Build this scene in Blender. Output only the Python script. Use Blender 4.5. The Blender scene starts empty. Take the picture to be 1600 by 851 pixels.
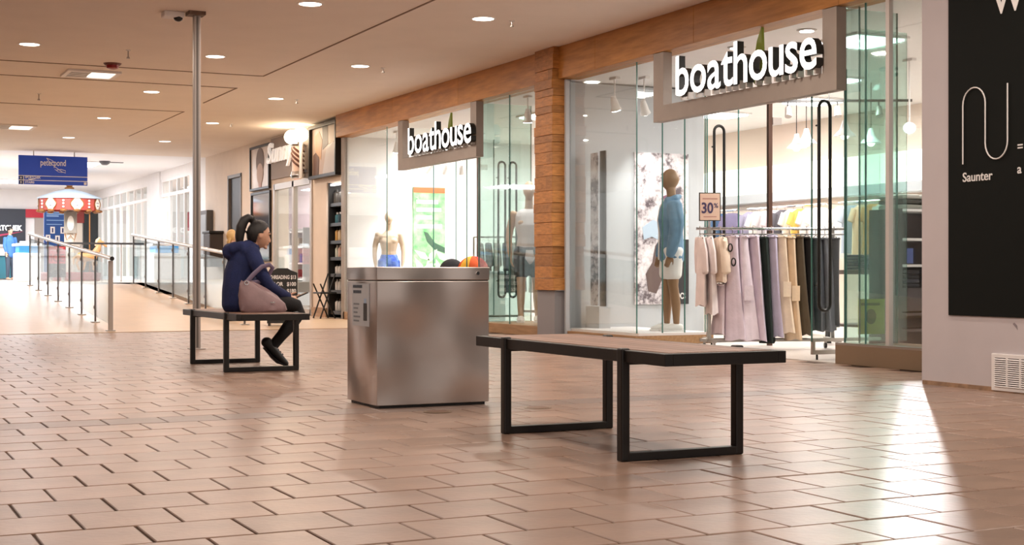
import bpy, bmesh, math, random
from mathutils import Vector, Matrix, Euler
from math import sin, cos, pi, radians as R

# ------------------------------------------------------------------ camera, world, exposure
scene = bpy.context.scene
COL = scene.collection
CAM_H = 0.82
cd = bpy.data.cameras.new('camera'); cam = bpy.data.objects.new('camera', cd); COL.objects.link(cam)
cd.lens = 50.0; cd.sensor_width = 36.0; cd.clip_end = 200
cam.location = (0, 0, CAM_H); cam.rotation_euler = (R(90), 0, R(-25.8))
scene.camera = cam
w = bpy.data.worlds.new('world'); scene.world = w; w.use_nodes = True
w.node_tree.nodes['Background'].inputs[0].default_value = (1.0, 0.90, 0.84, 1)
w.node_tree.nodes['Background'].inputs[1].default_value = 0.85
vs = scene.view_settings
vs.view_transform = 'Standard'; vs.look = 'None'; vs.gamma = 1.0; vs.use_curve_mapping = False
vs.exposure = 0.0
scene.cycles.transparent_max_bounces = 40
scene.cycles.max_bounces = 7
scene.cycles.use_adaptive_sampling = True; scene.cycles.adaptive_threshold = 0.02
scene.cycles.caustics_reflective = False
scene.cycles.caustics_refractive = False
scene.cycles.sample_clamp_indirect = 6.0
WARM = (1.0, 0.86, 0.745); WHITE = (1.0, 0.95, 0.90); COOL = (0.90, 0.95, 1.0)

def lamp(kind, name, loc, power, color, size=0.2, size_y=None, direction=(0, 0, -1), angle=60, blend=.6, spread=None):
    l = bpy.data.lights.new(name, kind); l.energy = power; l.color = color
    if kind == 'AREA':
        l.size = size
        if size_y: l.shape = 'RECTANGLE'; l.size_y = size_y
        else: l.shape = 'DISK'
        if spread: l.spread = R(spread)
    if kind == 'SPOT': l.spot_size = R(angle); l.spot_blend = blend; l.shadow_soft_size = size
    if kind == 'POINT': l.shadow_soft_size = size
    o = bpy.data.objects.new(name, l); COL.objects.link(o); o.location = loc
    o.rotation_euler = Vector(direction).to_track_quat('-Z', 'Y').to_euler()
    return o
# ceiling lamps of the shop interior and of the bright hall at the end (their fixtures are built further down)
SHOP_LAMPS = [(9.6, 11.6), (12.2, 11.6), (11.2, 14.2), (12.4, 16.0), (12.2, 18.0), (9.9, 19.3), (9.9, 22.6), (12.2, 21.6)]
for x, y in SHOP_LAMPS: lamp('AREA', 'shop_panel_light', (x, y, 3.16), 82, WHITE, .6, .6)
HALL_LAMPS = [(1.5, 38), (5.5, 37.5), (1.5, 45), (5.5, 45.5), (-3.5, 41)]
for x, y in HALL_LAMPS: lamp('AREA', 'hall_panel_light', (x, y, 3.56), 330, (0.88, 0.93, 1.0), 1.6, 1.6)
for y in (38.5, 43.5): lamp('AREA', 'far_shop_light', (10.6, y, 3.45), 260, WHITE, 1.4, 1.4)

# ------------------------------------------------------------------ helpers
def srgb(h):
    if isinstance(h, str):
        h = h.lstrip('#'); c = [int(h[i:i+2], 16) / 255 for i in (0, 2, 4)]
    else: c = h
    return tuple(x / 12.92 if x <= .04045 else ((x + .055) / 1.055) ** 2.4 for x in c) + (1,)
MATS = {}
def mat(name, col, rough=.5, metal=0, vary=0, vscale=6, bump=0, bscale=40, emit=0, coat=0, stretch=None, col2=None, spec=None):
    if name in MATS: return MATS[name]
    m = bpy.data.materials.new(name); m.use_nodes = True; nt = m.node_tree; b = nt.nodes['Principled BSDF']
    c = srgb(col); b.inputs['Base Color'].default_value = c; b.inputs['Roughness'].default_value = rough; b.inputs['Metallic'].default_value = metal
    if spec is not None: b.inputs['Specular IOR Level'].default_value = spec
    if coat: b.inputs['Coat Weight'].default_value = coat; b.inputs['Coat Roughness'].default_value = .15
    if emit: b.inputs['Emission Color'].default_value = c; b.inputs['Emission Strength'].default_value = emit
    if vary or bump or col2:
        tc = nt.nodes.new('ShaderNodeTexCoord'); mp = nt.nodes.new('ShaderNodeMapping')
        nt.links.new(tc.outputs['Object'], mp.inputs[0])
        if stretch: mp.inputs['Scale'].default_value = stretch
        if vary or col2:
            n = nt.nodes.new('ShaderNodeTexNoise'); n.inputs['Scale'].default_value = vscale; n.inputs['Detail'].default_value = 5
            nt.links.new(mp.outputs[0], n.inputs['Vector'])
            r = nt.nodes.new('ShaderNodeValToRGB'); nt.links.new(n.outputs[0], r.inputs[0])
            if col2: a, d = c, srgb(col2)
            else:
                a = tuple(max(0, v * (1 - vary)) for v in c[:3]) + (1,); d = tuple(min(1, v * (1 + vary)) for v in c[:3]) + (1,)
            r.color_ramp.elements[0].color = a; r.color_ramp.elements[1].color = d
            r.color_ramp.elements[0].position = .3; r.color_ramp.elements[1].position = .7
            nt.links.new(r.outputs[0], b.inputs['Base Color'])
        if bump:
            n2 = nt.nodes.new('ShaderNodeTexNoise'); n2.inputs['Scale'].default_value = bscale; n2.inputs['Detail'].default_value = 3
            nt.links.new(mp.outputs[0], n2.inputs['Vector'])
            bp = nt.nodes.new('ShaderNodeBump'); bp.inputs['Strength'].default_value = bump; bp.inputs['Distance'].default_value = .01
            nt.links.new(n2.outputs[0], bp.inputs['Height']); nt.links.new(bp.outputs[0], b.inputs['Normal'])
    MATS[name] = m; return m
def island_tint(m, amount):
    """colour changes a little from piece to piece (random per object and per loose piece)"""
    nt = m.node_tree; b = nt.nodes['Principled BSDF']
    g = nt.nodes.new('ShaderNodeNewGeometry'); oi = nt.nodes.new('ShaderNodeObjectInfo')
    ad = nt.nodes.new('ShaderNodeMath'); ad.operation = 'ADD'; fr = nt.nodes.new('ShaderNodeMath'); fr.operation = 'FRACT'
    nt.links.new(g.outputs['Random Per Island'], ad.inputs[0]); nt.links.new(oi.outputs['Random'], ad.inputs[1]); nt.links.new(ad.outputs[0], fr.inputs[0])
    mr = nt.nodes.new('ShaderNodeMapRange'); mr.inputs[3].default_value = 1 - amount; mr.inputs[4].default_value = 1 + amount * .6
    nt.links.new(fr.outputs[0], mr.inputs[0])
    hs = nt.nodes.new('ShaderNodeHueSaturation'); nt.links.new(mr.outputs[0], hs.inputs['Value'])
    src = b.inputs['Base Color']
    if src.is_linked: nt.links.new(src.links[0].from_socket, hs.inputs['Color'])
    else: hs.inputs['Color'].default_value = src.default_value
    nt.links.new(hs.outputs[0], b.inputs['Base Color'])
def glass(name, tint=(.97, .99, .98), refl=1.0):
    if name in MATS: return MATS[name]
    m = bpy.data.materials.new(name); m.use_nodes = True; nt = m.node_tree; nt.nodes.remove(nt.nodes['Principled BSDF'])
    out = nt.nodes['Material Output']; t = nt.nodes.new('ShaderNodeBsdfTransparent'); t.inputs[0].default_value = tuple(tint) + (1,)
    g = nt.nodes.new('ShaderNodeBsdfGlossy'); g.inputs['Roughness'].default_value = .02; g.inputs[0].default_value = (.9, .95, .95, 1)
    f = nt.nodes.new('ShaderNodeFresnel'); f.inputs[0].default_value = 1.45
    k = nt.nodes.new('ShaderNodeMath'); k.operation = 'MULTIPLY'; k.inputs[1].default_value = .5 * refl; nt.links.new(f.outputs[0], k.inputs[0])
    x = nt.nodes.new('ShaderNodeMixShader'); nt.links.new(k.outputs[0], x.inputs[0]); nt.links.new(t.outputs[0], x.inputs[1]); nt.links.new(g.outputs[0], x.inputs[2])
    nt.links.new(x.outputs[0], out.inputs[0]); MATS[name] = m; return m

ORG = {}
def tag(o, label=None, cat=None, group=None, kind=None):
    if label: o['label'] = label
    if cat: o['category'] = cat
    if group: o['group'] = group
    if kind: o['kind'] = kind
    return o
def thing(name, loc, label=None, cat=None, group=None, kind=None, rz=0):
    o = bpy.data.objects.new(name, None); COL.objects.link(o); o.location = loc; o.rotation_euler[2] = rz
    o.empty_display_size = .1
    ORG[o] = Matrix.Translation(Vector(loc)) @ Matrix.Rotation(rz, 4, 'Z')
    return tag(o, label, cat, group, kind)
def inv_org(parent):
    p = parent
    while p is not None:
        if p in ORG: return ORG[p].inverted()
        p = p.parent
    return Matrix.Identity(4)
class MB:
    """collects shapes in world coordinates (or local ones) and links them as one mesh object"""
    def __init__(s): s.v = []; s.f = []; s.m = []; s.cur = 0
    def add(s, vs_, fs):
        k = len(s.v); s.v += [tuple(v) for v in vs_]; s.f += [tuple(i + k for i in f) for f in fs]; s.m += [s.cur] * len(fs); return s
    def box(s, x0, x1, y0, y1, z0, z1):
        return s.add([(x0,y0,z0),(x1,y0,z0),(x1,y1,z0),(x0,y1,z0),(x0,y0,z1),(x1,y0,z1),(x1,y1,z1),(x0,y1,z1)],
                     [(0,3,2,1),(4,5,6,7),(0,1,5,4),(1,2,6,5),(2,3,7,6),(3,0,4,7)])
    def bbox(s, x0, x1, y0, y1, z0, z1, b=.005):
        """box with chamfered edges"""
        bm = bmesh.new(); bmesh.ops.create_cube(bm, size=1)
        for v in bm.verts: v.co = Vector(((x0+x1)/2 + v.co.x*(x1-x0), (y0+y1)/2 + v.co.y*(y1-y0), (z0+z1)/2 + v.co.z*(z1-z0)))
        b = min(b, .45*min(x1-x0, y1-y0, z1-z0))
        bmesh.ops.bevel(bm, geom=list(bm.edges), offset=b, segments=2, profile=.5, affect='EDGES')
        bm.verts.index_update(); s.add([v.co for v in bm.verts], [tuple(v.index for v in f.verts) for f in bm.faces]); bm.free(); return s
    def obox(s, c, ax, ay, az):
        """oriented box: centre and three half-axis vectors"""
        c, ax, ay, az = map(Vector, (c, ax, ay, az)); vs_ = []
        for k in (-1, 1):
            for (i, j) in ((-1,-1),(1,-1),(1,1),(-1,1)): vs_.append(c + ax*i + ay*j + az*k)
        return s.add(vs_, [(0,3,2,1),(4,5,6,7),(0,1,5,4),(1,2,6,5),(2,3,7,6),(3,0,4,7)])
    def tube(s, pts, r, n=10, closed=False, side=None, caps=True, round_caps=False):
        """tube along a path; r a number, a list of numbers or a list of (a, b) half-axes"""
        P = [Vector(p) for p in pts]; m = len(P)
        rr = r if isinstance(r, (list, tuple)) else [r] * m
        rr = [q if isinstance(q, (list, tuple)) else (q, q) for q in rr]
        if round_caps and not closed:
            t0 = (P[0] - P[1]).normalized(); t1 = (P[-1] - P[-2]).normalized()
            A = [(P[0] + t0 * max(rr[0]) * .55 * q, (rr[0][0]*k, rr[0][1]*k)) for q, k in ((1.0, .25), (.75, .68), (.4, .9))]
            B = [(P[-1] + t1 * max(rr[-1]) * .55 * q, (rr[-1][0]*k, rr[-1][1]*k)) for q, k in ((.4, .9), (.75, .68), (1.0, .25))]
            P = [a for a, _ in A] + P + [a for a, _ in B]; rr = [b for _, b in A] + list(rr) + [b for _, b in B]; m = len(P)
        k0 = len(s.v); u = None; rings = []
        for i in range(m):
            if closed: t = P[(i+1) % m] - P[i-1]
            else: t = P[min(i+1, m-1)] - P[max(i-1, 0)]
            t.normalize()
            if side is not None: u0 = Vector(side)
            elif u is not None: u0 = u
            else: u0 = Vector((0, 0, 1)) if abs(t.z) < .9 else Vector((1, 0, 0))
            u = u0 - t * u0.dot(t)
            if u.length < 1e-5: u = t.orthogonal()
            u.normalize(); v = t.cross(u)
            rings.append([P[i] + u*(rr[i][0]*cos(2*pi*j/n)) + v*(rr[i][1]*sin(2*pi*j/n)) for j in range(n)])
        vs_ = [p for g in rings for p in g]; fs = []
        for i in range(m if closed else m - 1):
            a, b = i*n, ((i+1) % m)*n
            for j in range(n): fs.append((a+j, a+(j+1) % n, b+(j+1) % n, b+j))
        if not closed and caps: fs.append(tuple(range(n))[::-1]); fs.append(tuple(range((m-1)*n, m*n)))
        return s.add(vs_, fs)
    def cyl(s, p0, p1, r, n=14): return s.tube([p0, p1], r, n)
    def lathe(s, prof, c, n=20, sx=1, sy=1, cap=True):
        c = Vector(c); vs_ = []; fs = []
        for r_, z in prof: vs_ += [c + Vector((r_*sx*cos(2*pi*j/n), r_*sy*sin(2*pi*j/n), z)) for j in range(n)]
        for i in range(len(prof)-1):
            for j in range(n): fs.append((i*n+j, i*n+(j+1) % n, (i+1)*n+(j+1) % n, (i+1)*n+j))
        if cap: fs.append(tuple(range(n))[::-1]); fs.append(tuple(range((len(prof)-1)*n, len(prof)*n)))
        return s.add(vs_, fs)
    def ball(s, c, rx, ry=None, rz=None, n=14, m=9, rot=None):
        ry = ry or rx; rz = rz or rx; c = Vector(c); M3 = Euler(rot).to_matrix() if rot else Matrix.Identity(3)
        vs_ = [c + M3 @ Vector((0, 0, -rz))]; fs = []
        for i in range(1, m):
            a = -pi/2 + pi*i/m
            vs_ += [c + M3 @ Vector((rx*cos(a)*cos(2*pi*j/n), ry*cos(a)*sin(2*pi*j/n), rz*sin(a))) for j in range(n)]
        vs_.append(c + M3 @ Vector((0, 0, rz))); top = len(vs_) - 1
        for j in range(n): fs.append((0, 1+(j+1) % n, 1+j)); fs.append((top, top-n+j, top-n+(j+1) % n))
        for i in range(m-2):
            for j in range(n): a = 1+i*n; fs.append((a+j, a+(j+1) % n, a+n+(j+1) % n, a+n+j))
        return s.add(vs_, fs)
    def prism(s, poly, o, rt, up, depth):
        """polygon given in (right, up) coordinates at o, thickened backwards by depth"""
        o, rt, up = Vector(o), Vector(rt), Vector(up); nrm = rt.cross(up); n = len(poly)
        vs_ = [o + rt*a + up*b for a, b in poly] + [o + rt*a + up*b - nrm*depth for a, b in poly]
        fs = [tuple(range(n)), tuple(range(n, 2*n))[::-1]] + [(i, i+n, (i+1) % n+n, (i+1) % n) for i in range(n)]
        return s.add(vs_, fs)
    def text(s, string, size, o, rt, up, depth=.004, bold=0.0, align='LEFT', sx=1.0, shear=0, width=None, spacing=1.0):
        vs_, fs = text_mesh(string, size, depth, bold, align, shear, spacing)
        if width:
            xs = [v[0] for v in vs_]; k = width / (max(xs) - min(xs)); sx = k
        o, rt, up = Vector(o), Vector(rt), Vector(up); nrm = rt.cross(up)
        return s.add([o + rt*(v[0]*sx) + up*v[1] + nrm*v[2] for v in vs_], fs)
    def build(s, name, material, parent=None, smooth=False, local=False):
        me = bpy.data.meshes.new(name); vv = s.v
        if not local and parent is not None:
            M = inv_org(parent); vv = [M @ Vector(v) for v in s.v]
        me.from_pydata([tuple(v) for v in vv], [], s.f)
        for m_ in (material if isinstance(material, (list, tuple)) else [material]): me.materials.append(m_)
        for p, k in zip(me.polygons, s.m):
            p.material_index = k; p.use_smooth = smooth
        if smooth:
            try: me.set_sharp_from_angle(angle=R(40))
            except Exception: pass
        me.update()
        o = bpy.data.objects.new(name, me); COL.objects.link(o); o.parent = parent
        return o
_txt = {}
def text_mesh(string, size, depth, bold, align, shear=0, spacing=1.0):
    key = (string, size, depth, bold, align, shear, spacing)
    if key in _txt: return _txt[key]
    cu = bpy.data.curves.new('lettering', 'FONT'); cu.body = string; cu.size = size; cu.extrude = depth/2; cu.offset = bold; cu.align_x = align; cu.shear = shear; cu.space_character = spacing
    cu.resolution_u = 4
    ob = bpy.data.objects.new('lettering', cu); COL.objects.link(ob); bpy.context.view_layer.update()
    dg = bpy.context.evaluated_depsgraph_get(); me = ob.evaluated_get(dg).to_mesh()
    r = ([tuple(v.co) for v in me.vertices], [tuple(p.vertices) for p in me.polygons])
    ob.evaluated_get(dg).to_mesh_clear(); bpy.data.objects.remove(ob); bpy.data.curves.remove(cu); _txt[key] = r; return r
def remesh(mb, voxel, smooth=6, decimate=None):
    """melts overlapping closed shapes into one continuous skin; returns (verts, faces)"""
    me = bpy.data.meshes.new('tmp'); me.from_pydata(mb.v, [], mb.f); ob = bpy.data.objects.new('tmp', me); COL.objects.link(ob)
    md = ob.modifiers.new('r', 'REMESH'); md.mode = 'VOXEL'; md.voxel_size = voxel
    sm = ob.modifiers.new('s', 'SMOOTH'); sm.iterations = smooth; sm.factor = .5
    if decimate: dc = ob.modifiers.new('d', 'DECIMATE'); dc.ratio = decimate
    bpy.context.view_layer.update(); dg = bpy.context.evaluated_depsgraph_get(); e = ob.evaluated_get(dg); m2 = e.to_mesh()
    r = ([tuple(v.co) for v in m2.vertices], [tuple(p.vertices) for p in m2.polygons]); e.to_mesh_clear()
    bpy.data.objects.remove(ob); bpy.data.meshes.remove(me); return r
def melt(mb, voxel, smooth=6, decimate=None):
    o = MB(); o.add(*remesh(mb, voxel, smooth, decimate)); return o
def copy_tree(o, parent=None):
    c = o.copy(); COL.objects.link(c); c.parent = parent
    if o in ORG: ORG[c] = ORG[o]
    for ch in list(o.children): copy_tree(ch, c)
    return c
def clone(root, loc, rz=0, label=None):
    c = copy_tree(root); c.location = loc; c.rotation_euler[2] = rz
    ORG[c] = Matrix.Translation(Vector(loc)) @ Matrix.Rotation(rz, 4, 'Z')
    if label: c['label'] = label
    return c
FX = dict(rt=(0, -1, 0), up=(0, 0, 1))     # lettering on a surface that faces the hall (-X)
FY = dict(rt=(1, 0, 0), up=(0, 0, 1))      # lettering on a surface that faces the camera end (-Y)
rnd = random.Random(7)

# ------------------------------------------------------------------ materials
M_tile = mat('tile', '#9b8070', .32, vary=.17, vscale=4, bump=.12, bscale=30); island_tint(M_tile, .14)
M_tile2 = mat('tile_dark', '#857269', .36, vary=.12, vscale=7, bump=.12, bscale=30); island_tint(M_tile2, .10)
M_grout = mat('grout', '#5f4d43', .85, vary=.1, vscale=20)
M_ramp = mat('ramp_floor', '#cdae8e', .32, vary=.05, vscale=4)
M_upper = mat('upper_floor', '#b8ab9e', .28, vary=.04, vscale=4)
M_ceil = mat('ceiling_paint', '#eadfd5', .85, vary=.02, vscale=2)
M_ceilw = mat('ceiling_white', '#efeef0', .8)
M_wallc = mat('wall_cream', '#dcccbd', .75, vary=.03, vscale=3)
M_white = mat('white_paint', '#ece9e8', .6, vary=.02, vscale=4)
M_hoard = mat('hoarding_white', '#c6bfc2', .7, vary=.03, vscale=3)
M_greyw = mat('shop_grey', '#b9bcc0', .7)
M_frame = mat('sign_frame_grey', '#9c9188', .6, vary=.04)
M_grey = mat('pillar_grey', '#8d8a8c', .6)
M_black = mat('black_metal', '#14110f', .42, vary=.2, vscale=30)
M_blackp = mat('black_panel', '#0b0e0b', .8, spec=.2)
M_steel = mat('steel', '#b9b4ae', .3, 1)
M_chrome = mat('chrome', '#d6d6d6', .12, 1)
M_steelgrey = mat('post_steel', '#ada59f', .42, .5)
M_wood = mat('cedar', '#cb8c46', .5, vscale=3, col2='#a2692d', stretch=(6, .7, 6), bump=.15, bscale=8); island_tint(M_wood, .22)
M_woodv = mat('cedar_block', '#c78745', .55, vscale=5, col2='#a0682e', stretch=(2, 2, 9), bump=.15, bscale=8); island_tint(M_woodv, .25)
M_slat = mat('bench_slat', '#967462', .5, vscale=6, col2='#7a5b4b', stretch=(14, .8, 14), bump=.15, bscale=10); island_tint(M_slat, .18)
M_plinth = mat('oak_plinth', '#b08a63', .5, vscale=4, col2='#96714c', stretch=(8, .8, 8))
M_bronze = mat('bronze_plinth', '#8f7a63', .35, .4)
M_glass = glass('clear_glass', (.965, .985, .98), .6)
M_glassf = glass('far_glass', (.97, .985, .98), .35)
M_glassr = glass('rail_glass', (.93, .955, .955))
M_green = glass('green_glass', (.76, .88, .85))
M_edge = mat('glass_edge', '#4f7f77', .2)
M_lampon = mat('lamp_diffuser', '#fff1e0', .4, emit=9)
M_lampw = mat('white_diffuser', '#ffffff', .4, emit=6)
M_letter = mat('letter_face', '#ffffff', .4, emit=1.5)
M_whiteprint = mat('white_print', '#e9e6e4', .6)
M_skin = mat('skin', '#c79a80', .5, vary=.05, vscale=12)
M_hair = mat('black_hair', '#17110f', .4, vary=.5, vscale=30, stretch=(10, 10, 2), bump=.4, bscale=60)
M_blond = mat('blond_hair', '#c9a36a', .5, vary=.25, vscale=30, stretch=(10, 10, 2))
M_navy = mat('navy_fleece', '#172350', .85, vary=.15, vscale=12, bump=.3, bscale=90)
M_pants = mat('black_cloth', '#100f12', .8, vary=.2, vscale=14, bump=.3, bscale=60)
M_shoe = mat('black_shoe', '#131315', .5, bump=.2, bscale=80)
M_bag = mat('taupe_leather', '#8a7173', .5, vary=.1, vscale=9, bump=.25, bscale=25)
M_manq = mat('mannequin_skin', '#d9c2ab', .42)
M_manqd = mat('mannequin_tan', '#8f6e50', .45)
# brushed steel of the bin: long brush marks and shallow dents that bend the reflections
M_bin = mat('brushed_steel', '#c9c0ba', .3, 1)
_nt = M_bin.node_tree; _b = _nt.nodes['Principled BSDF']; _tc = _nt.nodes.new('ShaderNodeTexCoord')
_n1 = _nt.nodes.new('ShaderNodeTexNoise'); _n1.inputs['Scale'].default_value = 2.9; _n1.inputs['Detail'].default_value = 0
_nt.links.new(_tc.outputs['Object'], _n1.inputs['Vector'])
_b1 = _nt.nodes.new('ShaderNodeBump'); _b1.inputs['Strength'].default_value = .72; _b1.inputs['Distance'].default_value = .06; _nt.links.new(_n1.outputs[0], _b1.inputs['Height'])
_mp = _nt.nodes.new('ShaderNodeMapping'); _mp.inputs['Scale'].default_value = (4, 4, 260); _nt.links.new(_tc.outputs['Object'], _mp.inputs[0])
_n2 = _nt.nodes.new('ShaderNodeTexNoise'); _n2.inputs['Scale'].default_value = 1; _nt.links.new(_mp.outputs[0], _n2.inputs['Vector'])
_b2 = _nt.nodes.new('ShaderNodeBump'); _b2.inputs['Strength'].default_value = .05; _b2.inputs['Distance'].default_value = .004; _nt.links.new(_n2.outputs[0], _b2.inputs['Height']); _nt.links.new(_b1.outputs[0], _b2.inputs['Normal']); _nt.links.new(_b2.outputs[0], _b.inputs['Normal'])
# ------------------------------------------------------------------ floor
floor = MB().box(-8, 8.28, -3, 20.0, -.12, -.008).build('floor', M_grout); tag(floor, kind='structure')
PXT, PYT, GAP = .317, .3145, .0045
tiles = []
for j in range(-3, 52):
    y0 = 4.37 + PYT * (j - 1) ; off = 2.175 + (PXT/2 if j % 2 == 0 else 0)
    for i in range(-34, 20):
        x0 = off + PXT * i
        if x0 + PXT > 8.28 or x0 < -8 or y0 + PYT > 20.0 or y0 < -3: continue
        tiles.append((x0, y0))
SA, CA = sin(R(25.8)), cos(R(25.8))
def view(x, y, z=0):
    d = x*SA + y*CA; l = x*CA - y*SA
    return (800 + 2222.2*l/d, 425.5 - 2222.2*(z - CAM_H)/d, d) if d > .2 else (0, 9999, d)
def seen_tile(t):
    q = [view(t[0] + a*PXT, t[1] + b*PYT) for a in (0, 1) for b in (0, 1)]
    return max(p[0] for p in q) > 0 and min(p[0] for p in q) < 1600 and min(p[1] for p in q) < 851
inview = sorted([t for t in tiles if seen_tile(t)], key=lambda t: view(t[0]+.15, t[1]+.15)[2])
near = set(inview[:300])
def dark_row(t): return 7.93 < t[1] + PYT/2 < 8.3
def tile_mb(x, y, z=0):
    m = MB(); g = GAP; b = .003; X0, X1, Y0, Y1 = x+g, x+PXT-g, y+g, y+PYT-g
    m.add([(X0,Y0,-.03),(X1,Y0,-.03),(X1,Y1,-.03),(X0,Y1,-.03),(X0,Y0,z-b),(X1,Y0,z-b),(X1,Y1,z-b),(X0,Y1,z-b),(X0+b,Y0+b,z),(X1-b,Y0+b,z),(X1-b,Y1-b,z),(X0+b,Y1-b,z)],
          [(0,1,5,4),(1,2,6,5),(2,3,7,6),(3,0,4,7),(4,5,9,8),(5,6,10,9),(6,7,11,10),(7,4,8,11),(8,9,10,11)])
    return m
_tile0 = tile_mb(-PXT/2, -PYT/2).build('tile', M_tile, floor); _tile1 = None
for k, t in enumerate(inview[:300]):
    if dark_row(t):
        if _tile1 is None: o = _tile1 = tile_mb(-PXT/2, -PYT/2).build('tile', M_tile2, floor)
        else: o = _tile1.copy(); COL.objects.link(o)
    elif k == 0: o = _tile0
    else: o = _tile0.copy(); COL.objects.link(o)
    o.location = (t[0]+PXT/2, t[1]+PYT/2, rnd.uniform(-.0012, .0008))
    o.rotation_euler = (rnd.gauss(0, .0012), rnd.gauss(0, .0012), 0)
rest, restd = MB(), MB()
for t in tiles:
    if t in near: continue
    m = tile_mb(t[0], t[1], rnd.uniform(-.001, .0008)); (restd if dark_row(t) else rest).add(m.v, m.f)
tag(rest.build('tile_field', M_tile, floor), kind='stuff'); tag(restd.build('dark_tile_field', M_tile2, floor), kind='stuff')
for x, y, lb in ((3.25, 7.73, 'round bronze floor cap in the tiles just before the steel bin'), (3.89, 7.69, 'round bronze floor cap in the tiles seen through the near bench legs')):
    t = thing('floor_cap', (x, y, 0), lb, 'floor cap', 'bronze floor caps')
    MB().lathe([(.075, -.002), (.085, .001), (.085, .003), (.072, .004)], (x, y, 0), 24).build('rim', M_bronze, t)
    MB().lathe([(.068, -.001), (.068, .0048), (.02, .0055)], (x, y, 0), 24).build('cover', mat('cap_cover', '#7a5a45', .45, .6), t)

# ramp rising to the far hall, level strip beside it, upper floor
tag(MB().prism([(20.0, 0), (20.3, 0), (29.2, .58), (29.2, -.12), (20.0, -.12)], (-8, 0, 0), (0, 1, 0), (0, 0, 1), -13.72).build('ramp_floor', M_ramp), 'smooth tan ramp rising between the glass railings', None, kind='structure')
tag(MB().box(5.72, 8.3, 20.0, 34.2, -.12, 0).build('floor_strip', M_ramp), kind='structure')
tag(MB().box(-8, 8.42, 34.2, 50.2, .3, .58).box(-8, 5.72, 29.2, 34.2, .3, .58).box(5.72, 8.3, 34.2, 34.3, 0, .58).build('floor_upper', M_upper), kind='structure')
tag(MB().box(8.28, 14.2, 7.9, 24.3, -.12, 0).build('floor_shop', mat('shop_floor', '#d9d2cb', .3, vary=.04)), kind='structure')

# ------------------------------------------------------------------ ceiling
ceil = MB().box(-8, 8.3, -6, 34.2, 3.6, 3.75).build('ceiling', M_ceil); tag(ceil, kind='structure')
seam = mat('ceiling_seam', '#8d7868', .8)
for n, (x0, x1, y0, y1) in enumerate([(5.585, 5.605, -6, 19.66), (-8, 5.605, 19.65, 19.67), (-8, 5.605, 21.1, 21.12), (5.585, 5.605, 21.1, 23.2), (-8, 5.605, 24.6, 24.615), (5.585, 5.6, 24.6, 29.5)]):
    tag(MB().box(x0, x1, y0, y1, 3.592, 3.61).build('trim_%d' % (n+1), seam), 'narrow dark reveal joint in the ceiling', kind='structure')
tag(MB().box(-8, 8.42, 34.2, 50.2, 3.6, 3.75).build('ceiling_far', M_ceilw), kind='structure')

# ------------------------------------------------------------------ walls
tag(MB().box(7.28, 8.05, -2, 8.12, 0, 3.6).build('wall_hoarding', M_hoard), 'white hoarding wall that carries the big black panel', kind='structure')
tag(MB().box(7.268, 7.28, -2, 8.1, 0, .03).build('baseboard_hoarding', mat('tape', '#9c7d63', .7, vary=.3, vscale=18)), kind='structure')
# barber shop wall: solid stretches round the openings
wl = MB()
wl.box(8.3, 8.6, 32.05, 34.2, 0, 3.6).box(8.3, 8.6, 30.88, 32.05, 3.0, 3.6).box(8.3, 8.6, 28.35, 30.88, 0, 3.6)
wl.box(8.3, 8.6, 25.8, 28.35, 2.62, 3.6).box(8.3, 8.6, 24.98, 25.8, 0, 3.6).box(8.3, 8.6, 24.0, 24.98, 2.46, 3.6)
tag(wl.build('wall_barber', M_wallc), 'cream wall of the barber shop', kind='structure')
tag(MB().box(8.27, 8.3, 24.96, 25.82, 0, .17).build('baseboard_barber', M_plinth), kind='structure')
tag(MB().box(11.4, 11.5, 24.3, 34.2, 0, 3.6).build('wall_barber_back', mat('barber_back', '#d8d5d6', .7)), kind='structure')
tag(MB().box(8.6, 11.4, 24.3, 34.2, 3.1, 3.2).build('ceiling_barber', M_white), kind='structure')
tag(MB().box(8.3, 11.5, 24.3, 34.2, -.12, 0).build('floor_barber', mat('barber_floor', '#b9a999', .4)), kind='structure')
lamp('AREA', 'barber_light', (9.9, 26.6, 3.05), 150, WHITE, 1.2, .6)
# clothes shop shell
tag(MB().box(-5.2, -5.0, -3, 34.2, 0, 3.6).build('wall_left_unseen', mat('unseen_wall_dark', '#4a3e36', .6)), kind='structure')  # unseen hall wall, added dark to cut ambient light and darken the bin's side
tag(MB().box(14.0, 14.2, 7.9, 24.3, 0, 3.3).build('wall_shop_back', mat('shop_back', '#e6d6c8', .7)), kind='structure')
tag(MB().box(8.30, 14.0, 23.9, 24.0, 0, 3.6).build('wall_shop_end', M_white), kind='structure')
tag(MB().box(8.28, 14.0, 7.9, 8.1, 0, 3.3).build('wall_shop_near', M_white), kind='structure')
tag(MB().box(8.3, 14.0, 7.9, 24.3, 3.22, 3.34).build('ceiling_shop', M_white), kind='structure')
tag(MB().box(8.31, 10.4, 15.72, 15.86, 0, 3.2).build('wall_display', M_greyw), 'grey partition behind the near display window', kind='structure')
tag(MB().box(10.4, 10.52, 15.9, 16.9, 0, 3.2).build('wall_divider', M_greyw), kind='structure')
# far end of the hall
tag(MB().box(-8, 8.42, 50.0, 50.2, .58, 3.6).build('wall_far', M_white), 'white wall with shop fronts at the far end of the hall', kind='structure')
tag(MB().box(8.3, 8.6, 34.2, 35.9, .58, 3.6).build('wall_far_side', M_white), kind='structure')
tag(MB().box(12.4, 12.5, 35.9, 50, .3, 3.6).build('wall_far_shop', mat('far_shop_wall', '#9c8b90', .7)), kind='structure')
tag(MB().box(8.6, 12.4, 35.9, 50, 3.55, 3.65).build('ceiling_far_shop', M_white), kind='structure')
tag(MB().box(8.42, 12.4, 35.9, 50, .3, .58).build('floor_far_shop', M_upper), kind='structure')

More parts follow.
